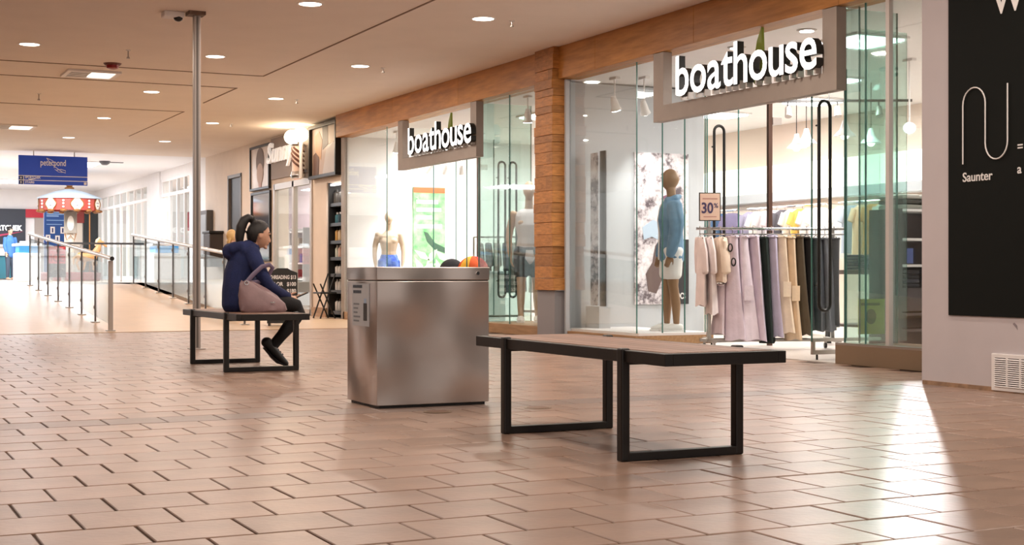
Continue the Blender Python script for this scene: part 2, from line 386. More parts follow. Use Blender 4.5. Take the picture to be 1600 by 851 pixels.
# ------------------------------------------------------------------ timber beam and block pillar of the shop front
beam = thing('trim_beam', (8.28, 16, 3.2), 'long cedar fascia beam above the clothes shop windows', kind='structure')
y = 7.9
for L in (2.25, 2.35, 2.1, 1.15):
    MB().bbox(8.14, 8.42, y+.002, min(y+L, 15.53)-.002, 3.205, 3.598, .003).build('board', M_wood, beam); y += L
y = 16.02
for L in (2.6, 2.6, 2.78):
    MB().bbox(8.14, 8.42, y+.002, min(y+L, 24.0)-.002, 3.205, 3.598, .003).build('board', M_wood, beam); y += L
pil = thing('trim_pillar', (8.3, 15.77, 0), 'cedar block pillar on a grey base between the two shop windows', kind='structure')
z = .6
while z < 3.58:
    h = min(rnd.choice([.09, .12, .15, .18]), 3.6 - z)
    if 3.6 - z - h < .05: h = 3.6 - z
    a, b, c = rnd.uniform(-.02, .012), rnd.uniform(-.012, .012), rnd.uniform(-.012, .008)
    split = rnd.random() < .35; ys = rnd.uniform(15.66, 15.88)
    if split:
        MB().bbox(8.06+c, 8.3, 15.53+a, ys-.002, z+.0015, z+h-.0015, .003).build('timber_block', M_woodv, pil)
        MB().bbox(8.06+c+.006, 8.3, ys+.002, 16.02+b, z+.0015, z+h-.0015, .003).build('timber_block', M_woodv, pil)
    else: MB().bbox(8.06+c, 8.3, 15.53+a, 16.02+b, z+.0015, z+h-.0015, .003).build('timber_block', M_woodv, pil)
    z += h
MB().box(8.1, 8.3, 15.55, 16.02, 0, .6).build('pillar_base', M_grey, pil)
MB().box(8.10, 8.28, 15.51, 16.04, .597, .603).build('ledge', M_grey, pil)

# ------------------------------------------------------------------ shop windows (frameless glass on timber plinths)
def pane(m, x0, x1, y0, y1, z0, z1): return m.box(x0, x1, y0, y1, z0, z1)
def edges(par, pts, z0, z1):
    for x, y in pts: MB().box(x-.006, x+.006, y-.006, y+.006, z0, z1).build('glass_joint', M_edge, par)
# window 1: far display of the far unit; window 2: pane with the second mannequin; window 3: near display; window 4: short pane by the hoarding
w1 = thing('window_1', (8.28, 22.9, 0), 'far display window beside the barber shop', kind='structure')
MB().box(8.274, 8.286, 21.82, 23.84, .13, 3.2).build('pane', M_glass, w1)
MB().box(8.286, 9.1, 21.814, 21.826, .13, 3.2).build('pane', M_glass, w1)
edges(w1, [(8.28, 21.82), (9.1, 21.82)], .13, 3.2)
MB().box(8.24, 9.15, 21.8, 23.9, 0, .13).build('plinth', M_plinth, w1)
MB().box(8.24, 8.30, 23.84, 24.0, 0, 3.2).build('jamb', M_frame, w1)
w2 = thing('window_2', (8.28, 17.3, 0), 'tall glass beside the cedar pillar with a mannequin behind', kind='structure')
MB().box(8.274, 8.286, 16.03, 17.2, .13, 3.2).build('pane', M_glass, w2)
MB().box(8.274, 8.286, 17.2, 18.2, .13, 3.2).build('pane', M_glass, w2)
MB().box(8.286, 9.1, 18.194, 18.206, .13, 3.2).build('pane', M_green, w2)
edges(w2, [(8.28, 18.2), (8.28, 17.2), (9.1, 18.2)], .13, 3.2)
MB().box(8.22, 9.1, 16.03, 18.22, 0, .13).build('plinth', M_plinth, w2)
w3 = thing('window_3', (8.28, 14.8, 0), 'near display window with a mannequin in a blue jacket', kind='structure')
MB().box(8.274, 8.286, 13.89, 15.48, .13, 3.2).build('pane', M_glass, w3)
for a, b in ((8.286, 8.62), (8.62, 8.92), (8.92, 9.2)): MB().box(a+.002, b-.002, 13.876, 13.888, .13, 3.2).build('pane', M_glass, w3)
edges(w3, [(8.28, 13.882), (8.62, 13.882), (8.92, 13.882), (9.2, 13.882)], .13, 3.2)
MB().box(8.24, 9.3, 13.86, 15.52, 0, .1).build('plinth', M_plinth, w3)
MB().box(8.30, 9.3, 13.88, 15.72, .1, .13).build('display_floor', M_white, w3)
MB().box(8.22, 8.29, 15.48, 15.52, 0, 3.2).build('jamb', M_greyw, w3)
w4 = thing('window_4', (8.28, 9.8, 0), 'greenish glass corner pane on a bronze base by the hoarding', kind='structure')
MB().box(8.274, 8.286, 8.2, 9.62, .17, 3.2).build('pane', M_glass, w4)
MB().box(8.274, 8.286, 9.66, 10.235, .17, 3.2).build('pane', M_glass, w4)
MB().box(8.286, 8.88, 10.229, 10.241, .17, 3.2).build('pane', M_green, w4)
MB().box(8.34, 8.88, 10.10, 10.112, .2, 3.0).build('pane', M_green, w4)
edges(w4, [(8.28, 10.235), (8.88, 10.235), (8.34, 10.106), (8.28, 9.95)], .17, 3.2)
MB().box(8.255, 8.30, 9.615, 9.66, .17, 3.2).build('post', mat('satin_post', '#cfcac6', .4, .3), w4)
MB().box(8.2, 8.95, 8.2, 10.27, 0, .17).build('plinth', M_bronze, w4)
MB().box(8.2, 8.32, 8.2, 10.27, .17, .19).build('sill', M_steel, w4)

# parked glass doors with tall black pulls
def pull(name_par, x0, x1, y, z0=.46, z1=2.43, r=.016):
    w_ = (x1 - x0) / 2; xc = (x0 + x1) / 2; pts = []
    for k in range(9): a = pi * k / 8; pts.append((xc + w_*cos(a), y, z1 - w_ + w_*sin(a)))
    for k in range(9): a = pi + pi * k / 8; pts.append((xc + w_*cos(a), y, z0 + w_ + w_*sin(a)))
    MB().tube(pts, r, 8, closed=True).build('pull_handle', M_black, name_par, True)
def glass_door(n, label, x0, x1, y, hx, post=True, rail=True):
    d = thing('door_%d' % n, ((x0+x1)/2, y, 0), label, kind='structure')
    MB().box(x0, x1, y-.006, y+.006, .17, 2.75).build('glass_panel', M_glass, d)
    edges(d, [(x0, y), ((x0+x1)/2, y)], .17, 2.75)
    for a, b in hx: pull(d, a, b, y-.05)
    for a, b in hx:
        for zz in (.7, 2.2): MB().cyl(((a+b)/2-.06, y-.05, zz), ((a+b)/2-.06, y, zz), .009, 8).build('pull_mount', M_black, d)
    if rail:
        MB().box(x0, x1, y-.018, y+.018, .05, .09).build('bottom_rail', M_steel, d)
        MB().box(x0, x1, y-.018, y+.018, .17, .2).build('bottom_rail', M_steel, d)
        MB().box(x0, x0+.03, y-.015, y+.015, .09, .17).build('rail_stile', M_steel, d)
        MB().cyl((x0+.06, y, 0), (x0+.06, y, .05), .01, 8).build('floor_pin', M_black, d)
    if post:
        MB().box(x1-.02, x1+.03, y-.02, y+.02, 0, 2.75).build('end_post', mat('dark_bronze', '#5a4238', .4, .5), d)
        MB().box(x1+.03, x1+.15, y-.03, y+.03, 2.48, 2.56).build('patch_fitting', M_steelgrey, d)
    return d
glass_door(1, 'folded back glass door behind the clothes rack with a tall black pull', 8.72, 9.55, 13.12, [(8.78, 8.91)])
glass_door(2, 'folded back glass door beside the green glass with a tall black pull', 8.34, 9.15, 10.79, [(8.385, 8.515)], post=False)
glass_door(3, 'folded back glass door of the far unit left of its rack', 8.72, 9.5, 20.9, [], rail=False)
glass_door(4, 'folded back glass doors of the far unit with two tall pulls', 8.34, 9.2, 18.75, [(8.82, 8.93), (9.0, 9.11)], post=False)
# ------------------------------------------------------------------ shop signs
def shop_sign(name, y0, y1, z0, label, wy0, wy1, zb, xh):
    """open-topped grey box frame; y0 far end, y1 near end; letters run from wy0 (far) to wy1"""
    s = thing(name, (8.2, (y0+y1)/2, z0), label, 'sign', 'shop name signs')
    MB().box(8.15, 8.26, y1, y0, z0, z0+.17).build('frame_beam', M_frame, s)
    MB().box(8.15, 8.26, y0-.2, y0, z0+.17, 3.2).build('frame_post', M_frame, s)
    MB().box(8.15, 8.26, y1, y1+.2, z0+.17, 3.2).build('frame_post', M_frame, s)
    # letters as solids with lit white faces and black returns, standing on small feet
    W = wy0 - wy1; size = xh / .5
    adv = []; x = 0; boxes = []
    for ch in 'boathouse':
        if ch in 'th': x -= size*.03
        vs_, fs = text_mesh(ch, size, .13, .006, 'LEFT'); xs = [v[0] for v in vs_]
        boxes.append((vs_, fs, min(xs))); wch = max(xs) - min(xs); adv.append((x, wch)); x += wch + size*.045
    k = W / (x - size*.045)
    faceM, sideM = M_letter, mat('letter_return', '#15130f', .5)
    for (vs_, fs, mn), (ax, wc) in zip(boxes, adv):
        m = MB()
        P_ = [(v[0]-mn+ax, v[1], v[2]) for v in vs_]
        m.v = [(8.10 - p[2]*.6, wy0 - p[0]*k, zb + p[1]) for p in P_]
        zmax = max(p[2] for p in P_)
        for f in fs:
            m.f.append(tuple(f)); m.m.append(0 if all(P_[i][2] > zmax - .004 for i in f) else 1)
        o = m.build('letter', [faceM, sideM], s)
        for q in ((.25, .75) if wc > .1 else (.5,)):
            yy = wy0 - (ax + wc*q)*k
            MB().box(8.09, 8.16, yy-.012, yy+.012, z0+.17, zb+.03).build('letter_foot', M_steelgrey, o)
    # narrow green sail behind the h and the o
    yc = wy0 - (adv[4][0] + adv[4][1]*.97)*k
    poly = [(-.085, 0), (-.075, xh*.8), (-.03, xh*1.35), (.045, xh*1.78), (.05, xh*1.4), (.06, xh*.8), (.03, 0), (0, -.05)]
    MB().prism(poly, (8.2, yc, zb), FX['rt'], FX['up'], .03).build('sail', mat('sail_green', '#7d8a2c', .5, emit=.05), s)
    return s
shop_sign('shop_sign', 13.31, 10.19, 2.455, 'lit white shop name letters in a grey frame over the near entrance', 12.72, 10.36, 2.675, .30)
shop_sign('shop_sign', 21.0, 18.0, 2.43, 'lit white shop name letters in a grey frame over the far entrance', 20.35, 17.98, 2.63, .29)
for x, y, lb in ((8.75, 11.4, 'right of the sail'), (8.75, 12.6, 'left of the sail')):
    t = thing('soffit_light', (x, y, 3.2), 'small soffit downlight behind the near shop sign, ' + lb, 'light', 'soffit lights')
    MB().lathe([(.075, 3.205), (.1, 3.215), (.1, 3.22)], (x, y, 0), 20, cap=False).build('ring', M_steelgrey, t)
    MB().lathe([(.07, 3.2), (.07, 3.215)], (x, y, 0), 20).build('lens', M_lampw, t)

# ------------------------------------------------------------------ benches
def make_bench():
    b = thing('bench', (3.42, 5.94, 0), 'empty black framed bench with wooden slats in the foreground', 'bench', 'black benches with slatted tops')
    hw, hl = .285, .945
    band = .05
    for sx in (-1, 1):
        MB().bbox(sx*hw-.02, sx*hw+.02, -hl, hl, .432, .484, .003).build('side_rail', M_black, b, local=True)
        MB().bbox(-hw+.02, hw-.02, sx*hl-(.04 if sx > 0 else 0), sx*hl+(0 if sx > 0 else .04), .432, .484, .003).build('end_rail', M_black, b, local=True)
    n = 6; wv = (2*hw - .05) / n
    for i in range(n):
        x0 = -hw + .025 + i*wv
        MB().bbox(x0+.002, x0+wv-.002, -hl+.045, hl-.045, .455, .4865, .003).build('slat', M_slat, b, local=True)
    for fy in (-.59, .59):
        MB().box(-hw, hw, fy-.02, fy+.02, .42, .452).build('cross_bar', M_black, b, local=True)
        for sx in (-1, 1):
            xa = sx*(hw + .012)
            MB().bbox(xa-.021, xa+.021, fy-.024, fy+.024, 0, .492, .007).build('leg', M_black, b, local=True)
        MB().bbox(-hw-.005, hw+.005, fy-.022, fy+.022, .001, .038, .003).build('foot_bar', M_black, b, local=True)
    return b
bench = make_bench()
bench2 = clone(bench, (3.27, 12.14, 0), 0, 'bench on which the woman in navy sits, beside the steel post')

# ------------------------------------------------------------------ steel bin
bx0, bx1, by0, by1 = 2.985, 3.725, 8.035, 8.575
t = thing('recycling_bin', ((bx0+bx1)/2, (by0+by1)/2, 0), 'square brushed steel bin with a flat lid and a notice on its side', 'bin')
MB().box(bx0+.02, bx1-.02, by0+.02, by1-.02, 0, .02).build('plinth', M_black, t)
MB().bbox(bx0, bx1, by0, by1, .018, .768, .004).build('body', M_bin, t)
MB().bbox(bx0-.003, bx1+.003, by0-.003, by1+.003, .774, .853, .004).build('lid', M_bin, t)
MB().box(bx0+.004, bx1-.004, by0+.004, by1-.004, .766, .776).build('seam', M_black, t)
lk = MB().cyl((3.645, by0-.012, .815), (3.645, by0, .815), .011, 16).build('lock', M_chrome, t, True)
MB().box(3.643, 3.647, by0-.0135, by0-.012, .808, .822).build('keyhole', M_black, lk)
# notice on the side that faces the hall (-X): y runs from far (left) to near (right)
nt_ = MB().box(bx0-.003, bx0, 8.17, 8.47, .49, .752).build('notice', mat('notice_paper', '#b9bcc0', .4), t)
ink = mat('notice_ink', '#3a4450', .6); ink2 = mat('notice_ink2', '#7d8288', .6)
for i, (a, b_, zz, h_) in enumerate(((8.455, 8.30, .725, .018), (8.45, 8.32, .692, .018))):
    k = a
    while k > b_: MB().box(bx0-.004, bx0-.003, k-.017, k, zz, zz+h_).build('print', ink, nt_); k -= .021
for i in range(5): MB().box(bx0-.004, bx0-.003, 8.445-rnd.uniform(.06, .12), 8.445, .62-.026*i, .63-.026*i).build('print', ink2, nt_)
MB().bbox(bx0-.005, bx0-.0025, 8.205, 8.265, .525, .632, .002).build('printed_bottle', M_black, nt_)
MB().box(bx0-.0045, bx0-.003, 8.215, 8.255, .632, .66).build('printed_cap', mat('bottle_cap', '#9fb6cf', .5), nt_)

# ------------------------------------------------------------------ steel post and dome camera
t = thing('steel_post', (3.58, 15.15, 0), 'slim steel post from floor to ceiling behind the woman', 'post')
MB().bbox(3.545, 3.617, 15.115, 15.187, .01, 3.56, .006).build('shaft', M_steelgrey, t)
MB().box(3.57, 3.592, 15.112, 15.116, .02, 3.55).build('groove', mat('post_groove', '#6f6a66', .4, .7), t)
MB().bbox(3.50, 3.66, 15.07, 15.23, 0, .012, .003).build('base_plate', M_steelgrey, t)
MB().bbox(3.48, 3.66, 15.06, 15.24, 3.56, 3.6, .004).build('cap', mat('brown_cap', '#6a5142', .6), t)
cx, cy = 3.36, 15.25
t = thing('security_camera', (cx, cy, 3.6), 'small white ceiling camera beside the top of the steel post', 'camera')
MB().bbox(cx-.12, cx+.1, cy-.08, cy+.08, 3.535, 3.6, .015).build('housing', M_white, t)
MB().ball((cx+.04, cy-.03, 3.535), .05, .05, .04).build('dome', mat('dome_black', '#1c1613', .15), t, True)

# ------------------------------------------------------------------ downlights, sprinklers, detector, diffusers
ordn = ['nearest', 'second', 'third', 'fourth', 'fifth']
def downlight(x, y, label, power=40):
    t = thing('downlight', (x, y, 3.6), label, 'light', 'round recessed downlights in the hall ceiling')
    MB().lathe([(.12, 3.594), (.14, 3.596), (.14, 3.602), (.12, 3.602)], (x, y, 0), 24, cap=False).build('trim_ring', M_white, t)
    MB().lathe([(.115, 3.5955), (.115, 3.603)], (x, y, 0), 24).build('lens', M_lampon, t)
    lamp('AREA', 'downlight_lamp', (x, y, 3.589), power, WARM, .2)
for i, y in enumerate((14.17, 18.15, 22.12, 26.25, 30.36)):
    downlight(6.5, y, 'round ceiling downlight, %s one in the row nearest the shops' % ordn[i])
    downlight(4.53, y, 'round ceiling downlight, %s one in the row left of the steel post line' % ordn[i] if i else 'round ceiling downlight, nearest one right of the steel post')
downlight(2.25, 18.16, 'round ceiling downlight alone at the far left above the grille')
for x in (2.25, 4.53, 6.5):
    for i, y in enumerate((10.15, 6.15, 2.15)): downlight(x, y, 'round ceiling downlight over the %s, %s row' % (['front benches', 'camera', 'rear floor'][i], {2.25: 'left', 4.53: 'middle', 6.5: 'shop side'}[x]))
for x, y in ((.2, 14.2), (.2, 10.15), (.2, 6.15), (.2, 22.1), (2.25, 26.2), (.2, 30.3)): lamp('AREA', 'downlight_lamp', (x, y, 3.589), 40, WARM, .2)
def sprinkler(x, y, label, h=.06):
    t = thing('sprinkler', (x, y, 3.6), label, 'sprinkler', 'ceiling sprinklers')
    MB().lathe([(.03, 3.59), (.03, 3.6)], (x, y, 0), 12).build('escutcheon', M_white, t)
    MB().cyl((x, y, 3.6-h), (x, y, 3.595), .008, 8).build('stem', M_steelgrey, t)
    MB().lathe([(.022, 3.6-h-.006), (.022, 3.6-h), (.008, 3.6-h+.02)], (x, y, 0), 10).build('deflector', M_steelgrey, t)
for i, y in enumerate((14.15, 18.17, 22.1, 26.2)): sprinkler(6.84, y, 'tiny ceiling sprinkler, %s one beside the shop side downlights' % ordn[i])
sprinkler(3.42, 18.1, 'hanging ceiling sprinkler near the red detector', .1); sprinkler(3.0, 23.1, 'small hanging sprinkler beyond the grille', .1)
t = thing('fire_beacon', (3.45, 19.35, 3.6), 'dark red fire alarm beacon on the ceiling', 'alarm')
MB().lathe([(.1, 3.575), (.12, 3.6)], (3.45, 19.35, 0), 20).build('base', mat('beacon_base', '#6d3a30', .5), t)
MB().lathe([(.03, 3.52), (.075, 3.535), (.085, 3.575)], (3.45, 19.35, 0), 20).build('lens', mat('beacon_red', '#8e1f1c', .3), t, True)
def grille(x, y, w_, d_, label):
    t = thing('ceiling_grille', (x, y, 3.6), label, 'ceiling light', 'square ceiling grilles')
    m = MB(); z0 = 3.57
    for a0, a1, b0, b1 in ((x-w_, x+w_, y-d_, y-d_+.06), (x-w_, x+w_, y+d_-.06, y+d_), (x-w_, x-w_+.06, y-d_+.06, y+d_-.06), (x+w_-.06, x+w_, y-d_+.06, y+d_-.06)): MB().bbox(a0, a1, b0, b1, z0, 3.6, .004).build('frame', M_white, t)
    MB().box(x-w_+.06, x-.02, y-d_+.06, y+d_-.06, 3.585, 3.6).build('vent_field', M_greyw, t)
    for q in range(4):
        yy = y-d_+.1+q*(2*d_-.2)/3; MB().box(x-w_+.07, x-.04, yy-.02, yy+.02, 3.575, 3.588).build('vane', M_white, t)
    MB().box(x+.0, x+w_-.07, y-d_+.07, y+d_-.07, 3.584, 3.6).build('light_panel', mat('grille_light', '#fff6ea', .4, emit=2.2), t)
grille(3.35, 20.45, .36, .36, 'square ceiling grille with a light, near the red alarm beacon')
grille(3.2, 28.5, .42, .42, 'square ceiling grille with a light above the blue sign')

# ------------------------------------------------------------------ black panel and vent on the hoarding
t = thing('mural_panel', (7.27, 5, 0), 'huge black panel with a thin white N shaped line on the hoarding', 'poster')
MB().box(7.270, 7.28, -1.8, 7.835, .514, 3.598).build('board', M_blackp, t)
pts = [(7.266, 7.687, 1.586), (7.266, 7.687, 2.0)]
for k in range(1, 12): a = pi - pi*k/12; pts.append((7.266, 7.579 - .108*cos(a), 2.0 + .118*sin(a)))
pts += [(7.266, 7.471, 2.0), (7.266, 7.471, 1.72)]
for k in range(1, 12): a = pi + pi*k/12; pts.append((7.266, 7.3675 - .1035*cos(a), 1.72 + .118*sin(a)))
pts += [(7.266, 7.264, 1.72), (7.266, 7.264, 2.112)]
MB().tube(pts, .005, 8).build('line_drawing', M_whiteprint, t)
MB().text('Saunter', .092, (7.268, 7.692, 1.462), depth=.003, bold=.001, width=.285, **FX).build('lettering', M_whiteprint, t)
MB().text('Wo', .27, (7.268, 7.40, 2.60), depth=.003, bold=.004, **FX).build('lettering', M_whiteprint, t)
MB().text('=', .09, (7.268, 7.178, 1.64), depth=.003, bold=.001, **FX).build('lettering', M_whiteprint, t)
MB().text('a', .09, (7.268, 7.178, 1.49), depth=.003, bold=.001, **FX).build('lettering', M_whiteprint, t)
t = thing('vent_grille', (7.27, 7.15, 0), 'white louvred vent low on the hoarding wall', 'vent')
y1, y0 = 7.41, 6.88
MB().bbox(7.262, 7.28, y0, y1, .008, .262, .003).build('frame', M_white, t)
MB().box(7.2605, 7.263, y0+.03, y1-.035, .035, .235).build('recess', mat('vent_dark', '#4a4242', .7), t)
for c0, c1 in ((7.27, 7.375), (7.15, 7.255), (7.03, 7.135), (6.91, 7.015)):
    for q in range(14):
        zz = .04 + q*.0142
        MB().obox((7.2575, (c0+c1)/2, zz), (.003, 0, .003), (0, (c1-c0)/2, 0), (-.001, 0, .0012)).build('louvre', M_white, t)
for yy in (7.2625, 7.1425, 7.0225): MB().box(7.2565, 7.262, yy-.008, yy+.008, .035, .235).build('mullion', M_white, t)
t = MB().prism([(0, .03), (.03, .005), (.045, -.01), (.04, .02), (.015, .04)], (7.2785, 7.23, .44), FX['rt'], FX['up'], .002).build('scuff', mat('scuff', '#8d8388', .8)); 
tag(t, 'small grey scuff mark on the hoarding above the vent', 'mark')
# ------------------------------------------------------------------ figures
def loft(m, pts, rad, inflate=0, side=(0, 1, 0), n=14):
    m.tube(pts, [((a if isinstance(a, (int, float)) else a[0]) + inflate, (a if isinstance(a, (int, float)) else a[1]) + inflate) for a in rad], n, side=side, round_caps=True)
def head_shape(m, c, s=1.0, face=True, tilt=0.0):
    """head centred at c, looking along +x, tilt > 0 looks down"""
    M3 = Matrix.Rotation(tilt, 3, 'Y'); c = Vector(c)
    T = lambda x, y, z: c + M3 @ Vector((x*s, y*s, z*s))
    q = MB(); q.ball((0, 0, 0), 1, 1, 1, 20, 14); vs_ = []
    for x, y, z in q.v:
        X, Y, Z = x*.098, y*.076, z*.118
        if z < 0: X *= 1 + .10*z; X += .012*(-z); Y *= 1 - .30*(-z)**1.4
        if x > 0 and face: X *= 1 - .08*abs(y); X -= .006*max(0, 1-abs(z-.05)*6)*(1-abs(y))
        vs_.append(T(X, Y, Z))
    m.add(vs_, q.f)
    if face:
        m.tube([T(.085, 0, .012), T(.102, 0, -.018), T(.108, 0, -.034), T(.092, 0, -.04)], [.008*s, .011*s, .013*s, .011*s], 10, round_caps=True)
        for sy in (-1, 1): m.ball(T(.098, sy*.010, -.038), .008*s)
        m.ball(T(.092, 0, -.058), .012*s, .020*s, .006*s); m.ball(T(.090, 0, -.068), .012*s, .018*s, .007*s)
        m.ball(T(.082, 0, -.095), .018*s, .022*s, .014*s)
        for sy in (-1, 1):
            m.ball(T(.084, sy*.030, .028), .012*s, .022*s, .008*s)
            m.ball(T(-.004, sy*.076, -.005), .018*s, .009*s, .030*s)
    return T
def hand(m, wrist, direction, palm_n, s=1.0, curl=.5, thumb_side=1, flip=1):
    """palm, four bent fingers of unequal length and a thumb leaving the side of the palm"""
    w_ = Vector(wrist); d = Vector(direction).normalized(); nrm = Vector(palm_n); nrm = (nrm - d*nrm.dot(d)).normalized(); sd = d.cross(nrm)*flip
    m.tube([w_ - d*.03*s, w_ + d*.02*s, w_ + d*.055*s, w_ + d*.085*s], [(.024*s, .018*s), (.030*s, .017*s), (.038*s, .015*s), (.036*s, .012*s)], 12, side=tuple(sd), round_caps=True)
    for k, L in zip((-1.5, -.5, .5, 1.5), (.060, .072, .076, .066)):
        b = w_ + d*.082*s + sd*(k*.0185*s)
        p1 = b + (d*cos(curl*.5) + nrm*sin(curl*.5))*L*.45*s; p2 = p1 + (d*cos(curl*1.3) + nrm*sin(curl*1.3))*L*.32*s; p3 = p2 + (d*cos(curl*2) + nrm*sin(curl*2))*L*.25*s
        m.tube([b - d*.02*s, b, p1, p2, p3], [.0088*s, .0092*s, .0086*s, .0078*s, .0066*s], 9, round_caps=True)
    b = w_ + d*.02*s + sd*(thumb_side*.030*s); td = (d*.75 + sd*thumb_side*.65 + nrm*.35*curl).normalized()
    m.tube([b - td*.015*s, b + td*.03*s, b + (td*.045 + d*.018 + nrm*.012*curl)*s, b + (td*.052 + d*.04 + nrm*.03*curl)*s], [.012*s, .0115*s, .010*s, .0078*s], 9, round_caps=True)

# -------- seated woman (local: x forward, z up, her right side is -y, towards the camera)
WX, WY = 3.19, 11.93
wom = thing('person', (WX, WY, 0), 'seated woman in a navy hoodie and black trousers looking down at a phone', 'person')
torso = [(-.015, 0, .545), (-.02, 0, .66), (.0, 0, .80), (.035, 0, .92), (.06, 0, 1.0), (.085, 0, 1.045)]
torso_r = [(.165, .125), (.16, .118), (.158, .122), (.17, .118), (.15, .09), (.075, .06)]
armR = [(.06, -.155, .995), (.085, -.205, .90), (.13, -.225, .80), (.19, -.215, .71), (.29, -.15, .655), (.395, -.085, .615)]
armL = [(.06, .155, .995), (.09, .205, .90), (.14, .22, .80), (.21, .20, .71), (.31, .13, .655), (.405, .055, .62)]
arm_r = [.058, .054, .048, .043, .037, .028]
legR = [(.0, -.09, .565), (.18, -.10, .575), (.34, -.095, .565), (.475, -.09, .53), (.50, -.09, .475), (.43, -.09, .375), (.33, -.088, .27), (.25, -.085, .19)]
legL = [(.0, .09, .565), (.18, .10, .575), (.36, .095, .565), (.495, .09, .53), (.52, .09, .475), (.46, .085, .365), (.38, .08, .26), (.31, .075, .17)]
leg_r = [.096, .088, .072, .056, .052, .050, .044, .034]
footR = [(.215, -.085, .215), (.27, -.085, .145), (.335, -.085, .075), (.375, -.085, .04)]
footL = [(.285, .075, .185), (.325, .075, .12), (.375, .075, .065), (.42, .075, .035)]
foot_r = [(.034, .038), (.04, .036), (.045, .03), (.04, .022)]
bm_ = MB()
loft(bm_, torso, [(a-.02, b-.015) for a, b in torso_r]); loft(bm_, armR, [r-.012 for r in arm_r]); loft(bm_, armL, [r-.012 for r in arm_r])
loft(bm_, legR, [r-.016 for r in leg_r]); loft(bm_, legL, [r-.016 for r in leg_r]); loft(bm_, footR, foot_r, -.012); loft(bm_, footL, foot_r, -.012)
loft(bm_, [(.075, 0, 1.0), (.105, 0, 1.055), (.135, 0, 1.10)], [.058, .05, .05])
HC = (.165, 0, 1.142)
TH = head_shape(bm_, HC, .98, True, .22)
hand(bm_, (.40, -.083, .613), (.85, .33, -.18), (.1, .45, -.9), .92, .75, 1, 1)
hand(bm_, (.41, .053, .617), (.85, -.30, -.20), (.1, -.45, .9), .92, .7, 1, -1)
melt(bm_, .0062, 5).build('body', M_skin, wom, True, local=True)
def strands(m, T, pts, r, n=8): m.tube([T(*p) for p in pts], r, n, round_caps=True)
hm = MB()
q = MB(); q.ball((0, 0, 0), 1, 1, 1, 22, 16)
keep = [TH(x*.104 - .008, y*.085, z*.122 + .010) for x, y, z in q.v]
capm = MB(); capm.add(keep, q.f); hm.add(*[capm.v, capm.f])
hair_body = MB(); hair_body.add(capm.v, capm.f)
hair_body.tube([TH(-.05, 0, .085), TH(-.085, 0, .118), TH(-.122, 0, .128), TH(-.155, 0, .095), TH(-.17, 0, .03), TH(-.165, 0, -.05), TH(-.15, 0, -.12), TH(-.135, 0, -.17)], [(.03, .026), (.03, .028), (.042, .036), (.05, .042), (.052, .044), (.05, .04), (.042, .03), (.02, .014)], 12, side=(0, 1, 0), round_caps=True)
hv, hf = remesh(hair_body, .008, 7)
# open the cap over the face
c0 = Vector(HC); Minv = Matrix.Rotation(.22, 3, 'Y').inverted(); keepf = []
for f in hf:
    cen = Vector((0, 0, 0))
    for i in f: cen += Vector(hv[i])
    l = Minv @ (cen/len(f) - c0)
    face_zone = l.x > .012 + .055*max(0, (l.z - .03)/.08) and l.z < .092 and l.z > -.2
    ear_zone = l.x > -.028 and l.z < .012
    if not (face_zone or ear_zone or (l.z < -.075 and l.x > -.07)): keepf.append(f)
m = MB(); m.v = hv; m.f = keepf; m.m = [0]*len(keepf); hair = m.build('hair', M_hair, wom, True, local=True)
sol = hair.modifiers.new('thick', 'SOLIDIFY'); sol.thickness = .006
MB().tube([TH(-.088 + .018*sin(a), .031*cos(a), .118 + .026*sin(a)) for a in [2*pi*k/10 for k in range(10)]], .006, 6, closed=True).build('hair_tie', M_black, hair, local=True)
for sy in (-1, 1):
    MB().ball(TH(.083, sy*.031, .016), .006, .014, .0045).build('eye', mat('eye_dark', '#1b1412', .3), wom, True, local=True)
    MB().tube([TH(.086, sy*.014, .038), TH(.088, sy*.032, .043), TH(.07, sy*.052, .036)], .0035, 6).build('eyebrow', M_hair, wom, local=True)
MB().ball(TH(.0955, 0, -.062), .007, .017, .0075).build('lips', mat('lips', '#a5625a', .45), wom, True, local=True)
# hoodie
hd = MB(); loft(hd, torso, torso_r, .012); loft(hd, armR[:-1] + [(.385, -.092, .619)], arm_r, .010); loft(hd, armL[:-1] + [(.395, .062, .624)], arm_r, .010)
loft(hd, [(.03, -.14, 1.0), (.07, 0, 1.035), (.03, .14, 1.0)], [(.045, .06), (.05, .065), (.045, .06)], 0, (0, 0, 1))
hd.tube([(.075, -.075, 1.055), (.135, -.045, 1.035), (.155, 0, 1.02), (.135, .045, 1.035), (.075, .075, 1.055)], [.024]*5, 10, round_caps=True)
# hood lying on the back
hd.tube([(.06, -.08, 1.06), (-.01, -.095, 1.05), (-.075, -.07, 1.02), (-.10, 0, 1.0), (-.075, .07, 1.02), (-.01, .095, 1.05), (.06, .08, 1.06)], [.026, .040, .052, .056, .052, .04, .026], 12, round_caps=True)
hd.ball((-.075, 0, .985), .075, .085, .06)
melt(hd, .010, 4).build('hoodie', M_navy, wom, True, local=True)
for sa, c_ in ((armR, (.388, -.09, .617)), (armL, (.398, .06, .622))):
    d = Vector((.1, .06 if c_[1] < 0 else -.06, -.035)).normalized()
    MB().tube([Vector(c_) - d*.02, Vector(c_) + d*.012], .037, 12).build('cuff', M_navy, wom, True, local=True)
tr = MB(); loft(tr, legR, leg_r, .004); loft(tr, legL, leg_r, .004); loft(tr, [(-.02, -.06, .555), (-.01, 0, .55), (-.02, .06, .555)], [(.085, .125)]*3, 0, (0, 0, 1))
melt(tr, .010, 4).build('trousers', M_pants, wom, True, local=True)
